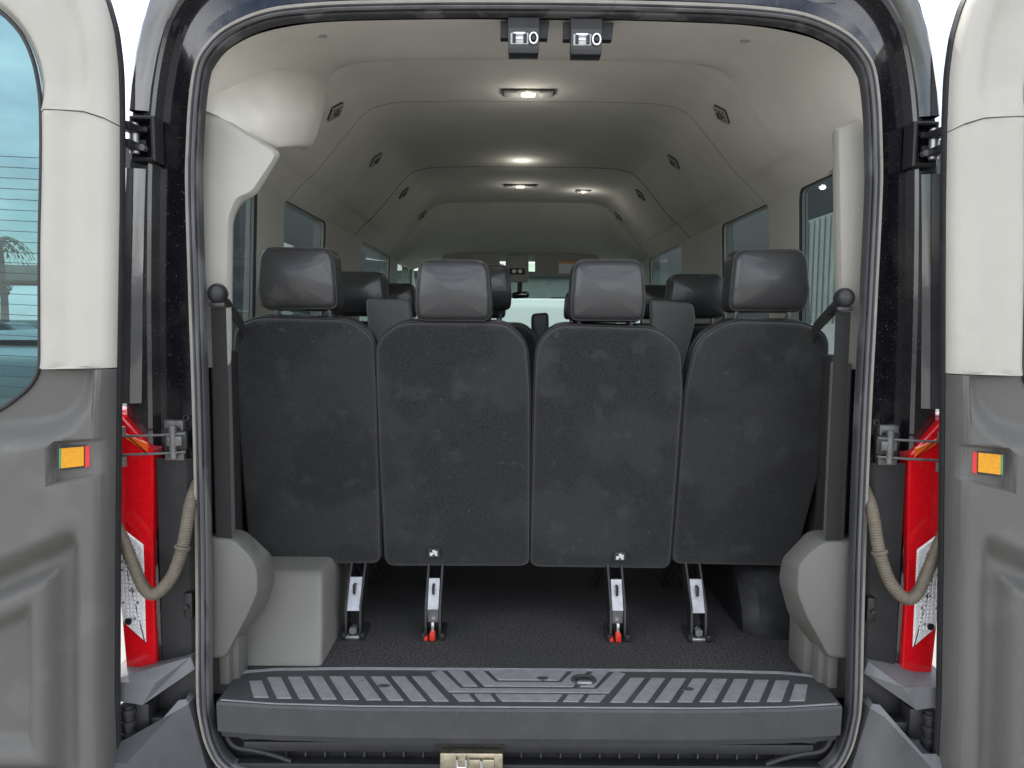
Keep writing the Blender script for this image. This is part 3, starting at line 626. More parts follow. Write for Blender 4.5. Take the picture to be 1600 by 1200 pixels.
# ================================================================== SEATS
SB, ST = 2.20, 2.075          # Y of the seat back at z=.92 and z=1.64
dS = Vector((0, ST - SB, .72)).normalized(); dN = Vector((0, -dS.z, dS.y))    # along the back, towards the rear
def sfn(ox, oy): return lambda a, b, d: Vector((ox + a, SB + oy, .92)) + dS * b + dN * d
def px_outline(pts):
    o = []
    for px, py in pts:
        Y = ST + (SB - ST) * (py - 500) / 388; p = PY(px, py, Y); o.append((p.x, (p.z - .92) / dS.z))
    return o
def seat(poly, cx, oy, hr, label, par, leather=False, legx=(), tagx=None, red=False, hrw=.228, raised=0, hmat=None):
    """poly in absolute x when cx is None"""
    f = sfn(0 if cx is None else cx, oy); k = MB()
    P = [(v.x, v.y) for v in fillet(poly, [.03 if i not in (1, 2, 3, 4) else .05 for i in range(len(poly))], 6)]
    plump(k, P, [(.016, 0), (.006, -.003), (.001, -.011), (0, -.022)], f, LED if leather else FAB, .010)
    k.rings([[f(p[0], p[1], d) for p in inset(P, i)] for i, d in ((0, -.0221), (-.004, -.03), (-.004, -.07), (.006, -.10), (.03, -.115))], LED, False, True)
    o = k.build('seat', par, 50); tag(o, label)
    k = MB(); k.tube([f(p[0], p[1], -.026) for p in inset(P, -.003)], .0032, PIP, 6, True); k.build('rim_highlight', o)  # added bead that paints the highlight along the seat rim
    k = MB(); xs = [p[0] for p in P]; x0, x1 = min(xs) + (cx or 0), max(xs) + (cx or 0)
    k.box((x0 + .01, SB + oy + .05, 1.02), (x1 - .01, SB + oy + .46, 1.16), LED, .05, seg=3); k.box((x0 + .03, SB + oy + .05, .95), (x1 - .03, SB + oy + .42, 1.03), PLB, .01)
    k.build('seat_cushion', o)
    # headrest
    hx, hz = hr; hz += raised; k = MB(); b0 = (hz - .92) / dS.z
    w = hrw / 2; hp = [(-w * .97, 0), (-w, .045), (-w * .91, .166), (w * .91, .166), (w, .045), (w * .97, 0)]
    hp = [(v.x, v.y) for v in fillet(hp, [.02, .03, .034, .034, .03, .02], 7)]
    fh = lambda a, b, d: Vector((hx + a, SB + oy, .92)) + dS * b0 + Vector((0, .04, 1)) * b + Vector((0, -.995, .04)) * (d - 2.4 * (b - .095) ** 2 - .55 * a * a)
    hm = hmat or LEA
    plump(k, hp, [(.012, .028), (.005, .025), (.001, .017), (0, .009)], fh, hm, .007)
    k.rings([[fh(p[0], p[1], d) for p in inset(hp, i)] for i, d in ((0, .009), (-.002, .006), (-.004, -.02), (-.005, -.06), (.004, -.09), (.03, -.10))], LED, False, True)
    k.tube([fh(p[0], p[1], .0095) for p in inset(hp, -.0005)], .0020, PIP, 5, True)
    h = k.build('headrest', o, 55)
    for sx in (-1, 1):
        k = MB(); a = fh(sx * .075, -.055 - raised, -.03); b = fh(sx * .075, .01, -.03); k.cyl(a, b, .0065, CHR, 10)
        a2 = fh(sx * .075, -.030 - raised, -.03); k.rings([[a2 + Vector((r * math.cos(t), r * math.sin(t), z)) for t in [i * math.pi / 8 for i in range(16)]] for r, z in ((.018, -.012), (.017, -.002), (.013, .003), (.009, .004))], PLB)
        k.build('headrest_post', o)
    if tagx is not None:
        k = MB(); 
        k.rings([[f(tagx[0] + a, tagx[1] + b, d) for a, b in ((-.017, -.014), (.017, -.014), (.017, .014), (-.017, .014))] for d in (.006, .0125)], STP)
        for a0, a1, b0_, b1 in ((-.004, .005, .002, .0095), (-.012, .010, -.004, .001), (-.012, -.004, -.0095, -.004), (.004, .011, -.0095, -.004), (.005, .011, -.001, .006)):
            k.rings([[f(tagx[0] + a, tagx[1] + b, d) for a, b in ((a0, b0_), (a1, b0_), (a1, b1), (a0, b1))] for d in (.0128, .0138)], WHT)
        k.build('anchor_tag', o)
    for lx in legx:
        k = MB(); yb = 2.13 + oy
        for sx in (-1, 1):
            k.rings([[(lx + sx * .021 - .003, y, z) for y, z in q] for q in [((yb - .02, .70), (yb + .015, .72), (yb + .15, .93), (yb + .095, .93), (yb - .012, .80))]] + [[(lx + sx * .021 + .003, y, z) for y, z in q] for q in [((yb - .02, .70), (yb + .015, .72), (yb + .15, .93), (yb + .095, .93), (yb - .012, .80))]], DST)
            k.tube([(lx + sx * .022, yb + .15, .90), (lx + sx * .03, yb + .34, .74)], .011, DST, 6)
        if red:
            k.rings([[(lx + a, y + b, z) for a, b in ((-.016, 0), (.016, 0), (.016, .006), (-.016, .006))] for y, z in ((yb - .004, .748), (yb - .012, .79), (yb + .035, .868))], STL)
            k.box((lx - .0045, yb - .022, .712), (lx + .0045, yb - .010, .752), CHR, .002)
            k.box((lx - .008, yb - .035, .7025), (lx + .008, yb - .012, .728), RDP, .003); k.box((lx - .026, yb - .03, .701), (lx - .014, yb, .712), RDP, .002)
        else:
            k.rings([[(lx + a, y + b, z) for a, b in ((-.018, 0), (.018, 0), (.018, .006), (-.018, .006))] for y, z in ((yb - .014, .785), (yb + .036, .87))], STL)
            k.cyl((lx, yb - .022, .727), (lx, yb + .0, .727), .012, STL, 6); k.box((lx - .022, yb - .026, .7015), (lx + .02, yb + .02, .712), STL, .003)
        k.box((lx - .033, yb - .03, .7012), (lx - .021, yb + .06, .722), PLB, .004); k.box((lx + .021, yb - .03, .7012), (lx + .036, yb + .06, .722), PLB, .004)
        k.box((lx - .004, yb + .002, .83), (lx + .003, yb + .025, .856), DST)
        k.box((lx - .045, yb + .115, .895), (lx + .06, yb + .28, .925), DST, .005); k.cyl((lx + .045, yb + .113, .908), (lx + .045, yb + .105, .908), .008, STL, 10)
        k.build('seat_leg', o)
    return o
s1 = [(388, 884), (362, 560), (366, 512), (398, 499), (545, 503), (581, 530), (586, 612), (592, 884)]
s2 = [(601, 888), (588, 612), (588, 534), (622, 507), (792, 508), (822, 540), (827, 612), (827, 888)]
s3 = [(829, 889), (836, 612), (840, 540), (870, 511), (1030, 516), (1064, 546), (1067, 612), (1048, 892)]
s4 = [(1053, 884), (1074, 612), (1092, 535), (1140, 504), (1262, 507), (1297, 528), (1292, 700), (1243, 888)]
def hrp(px0, px1, py): a = PY(px0, py, 2.05); b = PY(px1, py, 2.05); return ((a.x + b.x) / 2, a.z), b.x - a.x
def rear(poly, hx, pyb, label, **kw):
    (c, z), w = hrp(hx[0], hx[1], pyb); return seat(px_outline(poly), None, 0, (c, z), label, van, hrw=w, **kw)
def xat(px, py, Y): return PY(px, py, Y).x
tg = lambda px, py: (lambda p: (p.x, (p.z - .92) / dS.z))(PY(px, py, 2.17))
rear(s1, (399, 523), 480, 'leftmost of the four rear seat backs, charcoal fabric, beside the left belt', legx=[xat(553, 930, 2.13)])
rear(s2, (648, 766), 499, 'second rear seat back from the left, with a white anchor tag', legx=[xat(677, 930, 2.13)], tagx=tg(677, 865), red=True)
rear(s3, (893, 1010), 499, 'third rear seat back from the left, dusty, with a white anchor tag', legx=[xat(965, 930, 2.13)], tagx=tg(970, 871), red=True)
rear(s4, (1144, 1268), 483, 'rightmost of the four rear seat backs, charcoal fabric, beside the right belt', legx=[xat(1091, 930, 2.13)])
# the rows ahead: one generic seat copied
GP = [(-.215, 0), (-.222, .40), (-.222, .66), (-.17, .715), (.17, .715), (.222, .66), (.222, .40), (.215, 0)]
base_seat = seat(GP, -.665, .86, (-.665, 1.668), 'charcoal window seat two rows from the back on the left', van, legx=[-.665], hmat=LEA)
def more(x, y, label, hz=0):
    o = copy_tree(base_seat, van); o.matrix_parent_inverse = base_seat.matrix_parent_inverse.copy(); o.location = (x + .665, y - .86, hz)
    o['label'] = label; return o
ais = more(-.17, .80, 'aisle seat two rows from the back with its headrest raised')
for h in [c for c in C.objects if c.parent == ais and c.name.startswith('headrest') and 'post' not in c.name]: h.location = (0, -.01, .028)
more(.685, .86, 'charcoal window seat two rows from the back on the right')
more(-.665, 1.74, 'window seat three rows from the back on the left'); more(-.20, 1.74, 'aisle seat three rows from the back')
more(.70, 1.72, 'single seat three rows from the back on the right')
more(-.47, 2.65, 'driver seat in the cab'); more(.40, 2.60, 'front passenger seat in the cab')
def armrest(pts, Y, m, label):
    k = MB(); q = fillet([(PY(*p, Y).x, PY(*p, Y).z) for p in pts], .02, 5); q = [(v.x, v.y) for v in q]
    plump(k, q, [(.008, 0), (.002, .004), (0, .012), (0, .05), (.01, .06)], lambda a, b, d: Vector((a, Y + d, b)), m, -.003); tag(k.build('armrest', van, 55), label)
armrest([(571, 466), (638, 468), (643, 500), (640, 600), (615, 600), (574, 510)], 2.78, LE2, 'folded-up grey armrest between the two left rear headrests')
armrest([(1018, 468), (1084, 474), (1088, 500), (1062, 600), (1030, 600), (1020, 540)], 2.78, LE2, 'folded-up grey armrest between the two right rear headrests')
armrest([(831, 490), (857, 488), (858, 510), (850, 600), (836, 600), (830, 505)], 3.4, LED, 'small dark folded-up armrest beyond the gap between the middle seats')

# ---- cab furniture
k = MB(); k.box((-.86, 6.05, 1.1), (.86, 6.6, 1.44), PLB, .06); k.build('dashboard', van)
k = MB(); k.tube([(-.45 + .19 * math.cos(a), 5.85 + .05 * math.sin(a), 1.42 + .18 * math.sin(a)) for a in [i * math.pi / 14 for i in range(28)]], .014, LED, 8, True); k.cyl((-.45, 5.85, 1.42), (-.45, 6.1, 1.32), .04, PLB, 12); k.box((-.63, 5.84, 1.40), (-.27, 5.87, 1.44), PLB, .01); k.build('steering_wheel', van)
VY = 5.62
for lab, pts in (('pale sun visor on the passenger side with a warning label', [(836, 402), (846, 391), (925, 391), (938, 402), (942, 431), (836, 431)]), ('sun visor on the driver side', [(690, 402), (700, 391), (772, 391), (780, 402), (784, 431), (690, 431)])):
    k = MB(); prism_px(k, pts, VY, .02, GRL, .03, .006); v = tag(k.build('sun_visor', van), lab)
    if 'passenger' in lab:
        k = MB(); a = PY(873, 408, VY); b = PY(897, 427, VY); k.box((a.x, VY - .003, b.z), (b.x, VY + .003, a.z), WHT); c = PY(873, 412, VY); k.box((a.x, VY - .004, c.z), (b.x, VY - .002, a.z), YEL); k.build('warning_label', v)
k = MB(); prism_px(k, [(790, 400), (826, 400), (826, 440), (790, 440)], 5.58, .12, GRL, .02, .005); v = k.build('overhead_console', van)
k = MB(); a = PY(796, 419, 5.575); b = PY(820, 429, 5.575); k.box((a.x, 5.57, b.z), (b.x, 5.59, a.z), DST, .01)
for u in (.3, .7): k.cyl((a.x + (b.x - a.x) * u, 5.572, (a.z + b.z) / 2), (a.x + (b.x - a.x) * u, 5.564, (a.z + b.z) / 2), .015, STL, 12)
k.build('switch_panel', v)
k = MB(); prism_px(k, [(799, 456), (826, 454), (828, 465), (800, 467)], 5.9, .03, DGL, .03, .005); a = PY(812, 440, 5.9); b = PY(812, 456, 5.9); k.cyl(a, b, .02, PLB, 8); k.build('rear_view_mirror', van)

# ================================================================== REAR DOORS (authored on the right side, x > 0)
DO = [(.978, .48), (.977, .73), (.962, 1.1), (.942, 1.53), (.922, 1.9), (.914, 2.10), (.913, 2.20), (.920, 2.28), (.936, 2.345), (.965, 2.405), (1.01, 2.45), (1.08, 2.475), (1.3, 2.495), (1.66, 2.505), (1.70, 2.48), (1.71, .50), (1.69, .46), (1.0, .46)]
DOd = [(v.x, v.y) for v in fillet(DO, [.0, 0, 0, 0, 0, .04, .03, .02, .02, .02, .02, .03, 0, .03, .02, .03, .02, .02], 4)]
WN = [(1.095, 2.10), (1.098, 2.16), (1.108, 2.215), (1.127, 2.262), (1.155, 2.298), (1.19, 2.325), (1.25, 2.345), (1.35, 2.355), (1.55, 2.36), (1.60, 2.34), (1.615, 2.29), (1.615, 1.44), (1.60, 1.39), (1.55, 1.375), (1.40, 1.382), (1.29, 1.40), (1.225, 1.428), (1.18, 1.458), (1.145, 1.49), (1.126, 1.53), (1.121, 1.60), (1.112, 1.80), (1.10, 1.98)]
WNd = [(v.x, v.y) for v in smooth_curve(WN, 3, True)]
YT = 1.688
def LPX(px, py): p = PY(px, py, 1.645); return (-p.x - .004, p.z)      # left-door pixel -> mirrored plane point
seam = [(.85, 2.066), (.915, 2.067), (.94, 2.08), (.985, 2.094), (1.03, 2.099), (1.095, 2.1005)]
split = [(.85, 1.531), (1.18, 1.524)]
def zint(x, ln): return float(np.interp(x, [p[0] for p in ln], [p[1] for p in ln]))
C1 = [LPX(*q) for q in ((165, 572), (163, 600), (152, 640), (128, 672), (95, 692), (50, 701), (0, 705), (-120, 708), (-400, 700))]
R1 = [LPX(*q) for q in ((143, 1260), (143, 900), (141, 850), (132, 822), (112, 820), (0, 868), (-150, 935), (-330, 990), (-330, 1260))]
def hfun(x, z, part):
    X = np.asarray(x); Z = np.asarray(z)
    dE = dist_poly(X, Z, DOd); dW = dist_poly(X, Z, WNd)
    if part == 'low':
        h = .062 * np.ones_like(X)
        poly = C1 + [LPX(-400, 300), LPX(165, 300)]
        ins = np.array([inpoly(a, b, poly) for a, b in zip(X, Z)]); d = dist_poly(X, Z, C1, False); d = np.where(ins, d, -d)
        h = h - .064 * sstep((d + .004) / .070)
        ins = np.array([inpoly(a, b, R1) for a, b in zip(X, Z)]); d = dist_poly(X, Z, R1, True); d = np.where(ins, d, -d)
        h = h - .050 * sstep(d / .062) + .036 * sstep((d - .066) / .044) - .034 * sstep((d - .120) / .05)
        # reflector pocket, deepest at the window side
        q = [LPX(*p) for p in ((84, 700), (94, 690), (168, 684), (168, 737), (84, 756))]
        ins = np.array([inpoly(a, b, q) for a, b in zip(X, Z)]); d = dist_poly(X, Z, q); d = np.where(ins, d, -d)
        u = np.clip((X - .955) / .12, 0, 1); h = h - .026 * sstep((d + .003) / .008) * (.35 + .65 * u)
        h = h * np.sqrt(np.clip(1 - (1 - np.clip((dE - .005) / .024, 0, 1)) ** 2, 0, 1)) 
    else:
        h = .030 * np.sqrt(np.clip(1 - (1 - np.clip((dE - .005) / .024, 0, 1)) ** 2, 0, 1)) - .012 * sstep((dE - .055) / .06) + .004 * sstep((dE - .11) / .03)
        if part == 'top': h = h + .004 - .020 * sstep((dE - .045) / .04) * sstep((Z - 2.08) / .1)
        h = h - .020 * sstep(1 - dW / .022)
        h = h * 1.0
    return h
def door(sg, lab):
    fl = lambda p: (sg * p[0], p[1], p[2])
    mir = (sg < 0)
    k = MB(); I_ = lambda i: [(v.x, v.y) for v in inset(DOd, i)]
    p, t = sheet(I_(.006), [WNd], 0); k.add([(x, 1.706, z) for x, z in p], t, PNT)
    D5 = I_(.052); p, t = sheet(D5, [WNd], 0); k.add([(x, 1.752, z) for x, z in p], t, PNT)
    k.rings([[(x, y, z) for x, z in P_] for P_, y in ((I_(.006), 1.706), (I_(.012), 1.712), (I_(.034), 1.735), (D5, 1.752))], PNT, False, False)
    k.rings([[(x, 1.706, z) for x, z in WNd], [(x, 1.752, z) for x, z in WNd]], PLB, False, False)
    k.rings([[(x, y, z) for x, z in ((v.x, v.y) for v in inset(DOd, i))] for i, y in ((.008, 1.706), (.0, 1.702), (-.001, 1.694), (.003, 1.686), (.008, 1.69))], PLB, False, False)
    d = tag(k.build('rear_door', van, 35, mir), lab)
    for part, keep, m, nm in (('top', lambda x, z: z > zint(x, seam) + 0, BEI, 'upper_trim'), ('mid', None, BEI, 'pillar_trim'), ('far', lambda x, z: zint(x, split) < z < zint(x, seam) and x < 1.3, BEI, 'pillar_trim'), ('low', lambda x, z: z < 1.53 if x < 1.3 else z < 1.53, GRY, 'lower_trim')):
        e = .0011
        if part == 'top': ex = [[(a, b + e) for a, b in seam], [(1.5, 2.10), (1.8, 2.10)]]; kp = lambda x, z: (z > zint(x, seam) + e * .9) if x < 1.35 else z > 2.10
        if part == 'mid': ex = [[(a, b - e) for a, b in seam], [(a, b + .0015) for a, b in split], [(1.5, 2.10), (1.8, 2.10)], [(1.5, 1.53), (1.8, 1.53)]]; kp = lambda x, z: (zint(x, split) + .001 < z < zint(x, seam) - e * .9) if x < 1.35 else False
        if part == 'far': ex = [[(1.5, 2.10), (1.8, 2.10)], [(1.5, 1.53), (1.8, 1.53)]]; kp = lambda x, z: x > 1.35 and 1.53 < z < 2.10
        if part == 'low': ex = [[(a, b - .001) for a, b in split], [(1.5, 1.53), (1.8, 1.53)]]; kp = lambda x, z: z < zint(x, split) - .0005 if x < 1.35 else z < 1.53
        IN = [(v.x, v.y) for v in inset(DOd, .006)]
        for dd in (.010, .015, .021, .028):
            q = [(v.x, v.y) for v in inset(DOd, dd)]; ex = ex + [q + [q[0]]]
        for dd in (-.004, -.011, -.018):
            q = [(v.x, v.y) for v in inset(WNd, dd)]; ex = ex + [q + [q[0]]]
        if part == 'low':
            pq = [LPX(*p) for p in ((84, 700), (94, 690), (168, 684), (168, 737), (84, 756))]
            for dd in (-.003, .001, .006): q = [(v.x, v.y) for v in inset(pq, dd)]; ex = ex + [q + [q[0]]]
        p, t = sheet(IN, [WNd], .008 if part == 'low' else .012, kp, ex)
        used = sorted({i for f in t for i in f}); mp_ = {i: j for j, i in enumerate(used)}; q = [p[i] for i in used]; t = [[mp_[i] for i in f] for f in t]
        h = hfun(np.array([a for a, b in q]), np.array([b for a, b in q]), part)
        vs = [(a, YT - hh, b) for (a, b), hh in zip(q, h)]; k = MB(); k.add(vs, t, m)
        be = boundary_edges(t); k.add([v for a, b in be for v in (vs[a], vs[b], (vs[b][0], YT + .012, vs[b][2]), (vs[a][0], YT + .012, vs[a][2]))], [[4 * i, 4 * i + 1, 4 * i + 2, 4 * i + 3] for i in range(len(be))], m)
        k.build(nm, d, 50, mir)
    k = MB(); WG = [(v.x, v.y) for v in inset(WNd, -.006)]
    k.rings([[(x, 1.722, z) for x, z in WG], [(x, 1.727, z) for x, z in WG]], GTE)
    for i in range(30):      # heater wires printed on the glass
        z = 1.43 + i * .024 if i < 14 else 1.43 + i * .024
        if z > 2.02: break
        xs = [x for x in np.arange(1.10, 1.62, .01) if inpoly(x, z, WNd)]
        if len(xs) > 2: k.sweep([(xs[0], 1.7215, z), (xs[-1], 1.7215, z + .02)], [(-.0007, -.0004), (.0007, -.0004), (.0007, .0004), (-.0007, .0004)], DST)
    g_ = k.build('window_glass', d, 35, mir)
    k = MB(); k.tube([(x, 1.688, z) for x, z in ((v.x, v.y) for v in inset(WNd, .001))], .005, PLB, 6, True); k.build('window_seal', d, 35, mir)
    # reflector
    def bx(px0, px1, py0, py1, y0, y1, m, sl=4, dy=-.014):
        q = [LPX(px0, py0 + sl), LPX(px1, py0), LPX(px1, py1 - 2), LPX(px0, py1 + 2)]; k.rings([[(a, y + dy, b) for a, b in q] for y in (y0, y1)], m)
    k = MB(); bx(97, 146, 694, 732, 1.655, 1.69, PLB, 3); bx(101, 136, 697, 729, 1.6525, 1.66, YEL, 3); bx(138, 145, 696, 729, 1.6535, 1.66, REDP, 0); bx(97.5, 100, 700, 731, 1.6535, 1.66, GRNP, 0)
    k.build('side_reflector', d, 35, mir)
    if sg < 0: k = MB(); q = fillet([LPX(*p) for p in ((-200, 985), (12, 985), (24, 1000), (24, 1125), (10, 1150), (-200, 1150))], .01, 4); k.tube([(v.x, 1.680, v.y) for v in q], .0012, DST, 4, True); k.build('pocket_seam', d, 35, mir)
    return d
door(-1, 'left rear door folded fully open, its beige and grey inner trim facing back').location.x -= .008
door(1, 'right rear door folded fully open, its beige and grey inner trim facing back')

# ================================================================== REAR CORNERS: lamps, hinges, straps, hoses, bumper
def on_body(sg):
    mir = sg < 0
    # tail lamp
    T = lambda pts: [LPX_(p) for p in pts]
    def LPX_(q): p = PY(q[0], q[1], 1.80); return (-p.x, p.z)
    full_ = [(150, 636), (186, 642), (243, 700), (243, 905), (248, 1062), (203, 1056), (193, 970), (150, 935)]
    def lens(pts, y0, m, r=.003, back=1.84):
        k.rings([[(a, y, b) for a, b in ((v.x, v.y) for v in inset(P_, i))] for P_ in [[(v.x, v.y) for v in fillet(T(pts), r, 3)]] for i, y in ((.003, y0), (0, y0 + .004), (0, back))], m)
    k = MB(); lens([(170, 634), (186, 640), (243, 702), (243, 905), (249, 1061), (203, 1056), (195, 968), (188, 900), (184, 800), (170, 700)], 1.785, RED, .004)
    o = tag(k.build('tail_light', van, 35, mir), ('left' if sg < 0 else 'right') + ' red and clear tail light partly behind the open door')
    k = MB(); lens([(185, 812), (190, 818), (229, 848), (233, 1000), (197, 968), (188, 900)], 1.781, CLR, .003, 1.787)
    k.cyl((lambda p: (p[0], 1.779, p[1]))(T([(207, 966)])[0]), (lambda p: (p[0], 1.784, p[1]))(T([(207, 966)])[0]), .009, DST, 12); 
    cp = T([(192, 826), (226, 852), (230, 990), (199, 962), (190, 895)]); xs_ = [p[0] for p in cp]; zs_ = [p[1] for p in cp]
    rr_ = random.Random(3)
    for zz in np.arange(min(zs_), max(zs_), .0105):
        for xx in np.arange(min(xs_), max(xs_), .009):
            if all(inpoly(xx + a, zz + b, cp) for a, b in ((0, 0), (.007, 0), (0, .008), (.007, .008))) :
                k.box((xx, 1.7795, zz), (xx + .0068, 1.783, zz + .008), CL2 if rr_.random() < .14 else CLR, .0012, seg=1)
    k.build('clear_lens', o, 35, mir)
    k = MB(); lens([(196, 672), (235, 690), (237, 708), (200, 684)], 1.7825, ORG, .003, 1.788); k.build('amber_lens', o, 35, mir)
    # upper hinge box
    k = MB()
    k.rings([[(x, y, z) for x, z in ((v.x, v.y) for v in inset([(.898, 2.015), (.957, 2.015), (.957, 2.12), (.898, 2.12)], i))] for i, y in ((0, 1.83), (0, 1.785), (.004, 1.782), (.008, 1.782), (.010, 1.81))], PLB, False, True)
    k.cyl((.942, 1.775, 2.03), (.942, 1.775, 2.10), .011, STL, 12); k.box((.915, 1.775, 2.05), (.96, 1.785, 2.062), DST, .003); k.box((.912, 1.775, 2.08), (.955, 1.787, 2.093), DST, .003)
    k.cyl((.925, 1.79, 2.045), (.925, 1.775, 2.045), .008, STL, 8); k.box((.93, 1.73, 2.035), (.955, 1.785, 2.055), DST, .004); k.box((.93, 1.73, 2.075), (.955, 1.785, 2.095), DST, .004)
    k.build('upper_hinge', van, 35, mir)
    # outer skin strips of the rear corner, above and below the hinge
    for zz in ([1.435, 1.6, 1.75, 1.9, 2.0], [2.135, 2.19, 2.27, 2.33, 2.39, 2.44, 2.49, 2.53]):
        k = MB(); bxz = lambda z: float(np.interp(z, [1.0, 1.3, 1.6, 1.8, 2.05, 2.18, 2.27, 2.36, 2.42, 2.475, 2.53], [1.022, 1.018, 1.0, .99, .972, .958, .94, .915, .89, .85, .79]))
        k.rings([[(bxz(z) + dx * (1 + max(0, z - 2.25) * 1.5), y, z + dz_ * max(0, z - 2.2)) for dx, y, dz_ in ((-.053, 1.822, -.1), (-.050, 1.806, -.08), (-.045, 1.802, -.06), (-.006, 1.789, 0), (.0, 1.794, 0), (.002, 1.885, 0))] for z in zz], PNT2, False, False, False)
        k.build('corner_molding', van, 35, mir)
    # check strap and bracket
    k = MB(); k.box((.852, 1.785, 1.295), (.90, 1.81, 1.395), BRK, .004); k.box((.858, 1.772, 1.312), (.893, 1.79, 1.378), DST, .004); k.cyl((.868, 1.765, 1.305), (.868, 1.765, 1.385), .009, BRK, 12)
    k.box((.845, 1.76, 1.335), (.885, 1.79, 1.36), BRK, .004); k.box((.835, 1.765, 1.325), (.87, 1.785, 1.372), DST, .005)
    for z in (1.362, 1.317): k.tube([(.838, 1.765, z + .004), (.90, 1.763, z), (1.0, 1.748, z - .002)], .0032, BRK, 8)
    for z in (1.372, 1.30): k.cyl((.985, 1.75, z + .012), (.985, 1.75, z - .012), .010, GRY, 10)
    k.build('check_strap', van, 35, mir)
    for (x, z, r) in ((.848, 1.40, .010), (.856, 1.262, .016), (.853, 1.16, .012)): k = MB(); k.rings([[(x + rr * math.cos(a), y, z + rr * math.sin(a)) for a in [i * math.pi / 10 for i in range(20)]] for rr, y in ((r, 1.805), (r * .8, 1.795), (r * .55, 1.795), (r * .4, 1.802))], DST); k.build('body_grommet', van, 35, mir)
    # wiring hose
    k = MB(); path = resample(smooth_curve([(.828, 1.80, 1.235), (.824, 1.745, 1.19), (.832, 1.725, 1.11), (.850, 1.715, 1.045), (.872, 1.71, 1.008), (.902, 1.712, .986), (.93, 1.72, 1.0), (.955, 1.73, 1.045), (.985, 1.74, 1.11), (1.01, 1.75, 1.15)], 8), 330)
    k.tube(path, [.0150 if (i % 4) in (0, 1) else .0132 for i in range(330)], HOS, 14)
    h = tag(k.build('wiring_hose', van, 80, mir), ('left' if sg < 0 else 'right') + ' corrugated tan hose looping from the body to the door')
    i = 108; k = MB(); a, b = path[i - 2], path[i + 2]; k.tube([a, b], .0185, HOS, 14); t_ = (path[i + 1] - path[i - 1]).normalized(); q = path[i]; k.tube([q, q + Vector((-.012, 0, -.012))], .006, HOS, 8); k.build('hose_clip', h, 35, mir)
    # black plastic corner gusset, bumper pieces
    k = MB()
    k.rings([[(x, y, z) for x, y in ((.835, 1.80), (.85, 1.79), (.925, 1.795), (.94, 1.82))] for z in (.70, .9, 1.25, 1.30)], PLB, False, False, False)
    k.box((.838, 1.775, .90), (.862, 1.80, .965), DST, .006); k.cyl((.852, 1.78, .93), (.852, 1.770, .93), .006, DST, 8); k.build('corner_bracket', van, 35, mir)
    k = MB()
    def slab(top, bot, y0, y1, m):
        pass
    # shelf below the lamp: light on the top put into a paler colour, front face dropping inwards
    top = [(.842, 1.765, .806), (.905, 1.715, .765), (1.03, 1.715, .765), (1.035, 1.85, .775), (.93, 1.85, .775), (.842, 1.80, .806)]
    bot = [(.832, 1.765, .775), (.94, 1.715, .708), (1.03, 1.715, .722), (1.035, 1.85, .722), (.93, 1.85, .71), (.832, 1.80, .775)]
    k.rings([bot, top], PLG); sh = tag(k.build('bumper', van, 25, mir), ('left' if sg < 0 else 'right') + ' grey plastic bumper corner below the tail light')
    k = MB(); k.box((.835, 1.79, .60), (1.0, 1.83, .76), PLB, .004); k.box((.935, 1.735, .62), (.99, 1.79, .70), DST, .008); k.cyl((.985, 1.735, .60), (.985, 1.735, .70), .017, DST, 12)
    for z in (.625, .655, .685): k.rings([[(.985 + r * math.cos(a), 1.735 + r * math.sin(a), z + dz) for a in [i * math.pi / 8 for i in range(16)]] for r, dz in ((.015, -.008), (.021, -.006), (.021, .006), (.015, .008))], PLB)
    k.box((.885, 1.745, .632), (.945, 1.79, .66), DST, .006); k.build('lower_hinge', van, 35, mir)
    k = MB()
    top = [(.850, 1.75, .705), (.868, 1.75, .702), (.945, 1.69, .612), (1.04, 1.69, .612), (1.04, 1.80, .615), (.92, 1.80, .63), (.860, 1.80, .705)]
    mid_ = [(.842, 1.745, .695), (.872, 1.735, .68), (.962, 1.672, .585), (1.05, 1.672, .595), (1.05, 1.81, .60), (.91, 1.81, .60), (.842, 1.80, .695)]
    bot = [(.80, 1.755, .50), (.875, 1.72, .47), (.965, 1.65, .47), (1.05, 1.65, .47), (1.05, 1.82, .47), (.91, 1.82, .47), (.80, 1.80, .50)]
    b2 = [(.66, 1.765, .40), (.88, 1.71, .38), (.965, 1.64, .38), (1.05, 1.64, .38), (1.05, 1.82, .38), (.91, 1.82, .38), (.66, 1.80, .40)]
    k.rings([top, mid_], PLG, False, True); k.rings([mid_, bot, b2], PL2, False, True); k.build('bumper_end', sh, 25, mir)  # upper band in the sunlit copy of the plastic, the rest in the shaded one
    return sh
on_body(-1); on_body(1)
k = MB(); k.rings([[(x, y, z) for x in (-.85, -.4, 0, .4, .85)] for y, z in ((1.80, .508), (1.765, .500), (1.72, .485), (1.70, .45), (1.70, .33))], PLG, False, False, False)
tag(k.build('bumper', van), 'middle of the rear bumper just under the opening')
# small plain grey strip above the opening, right of centre
k = MB(); k.box((.60, 1.828, 2.405), (.72, 1.832, 2.44), SEL, .001); k.build('header_strip', van)

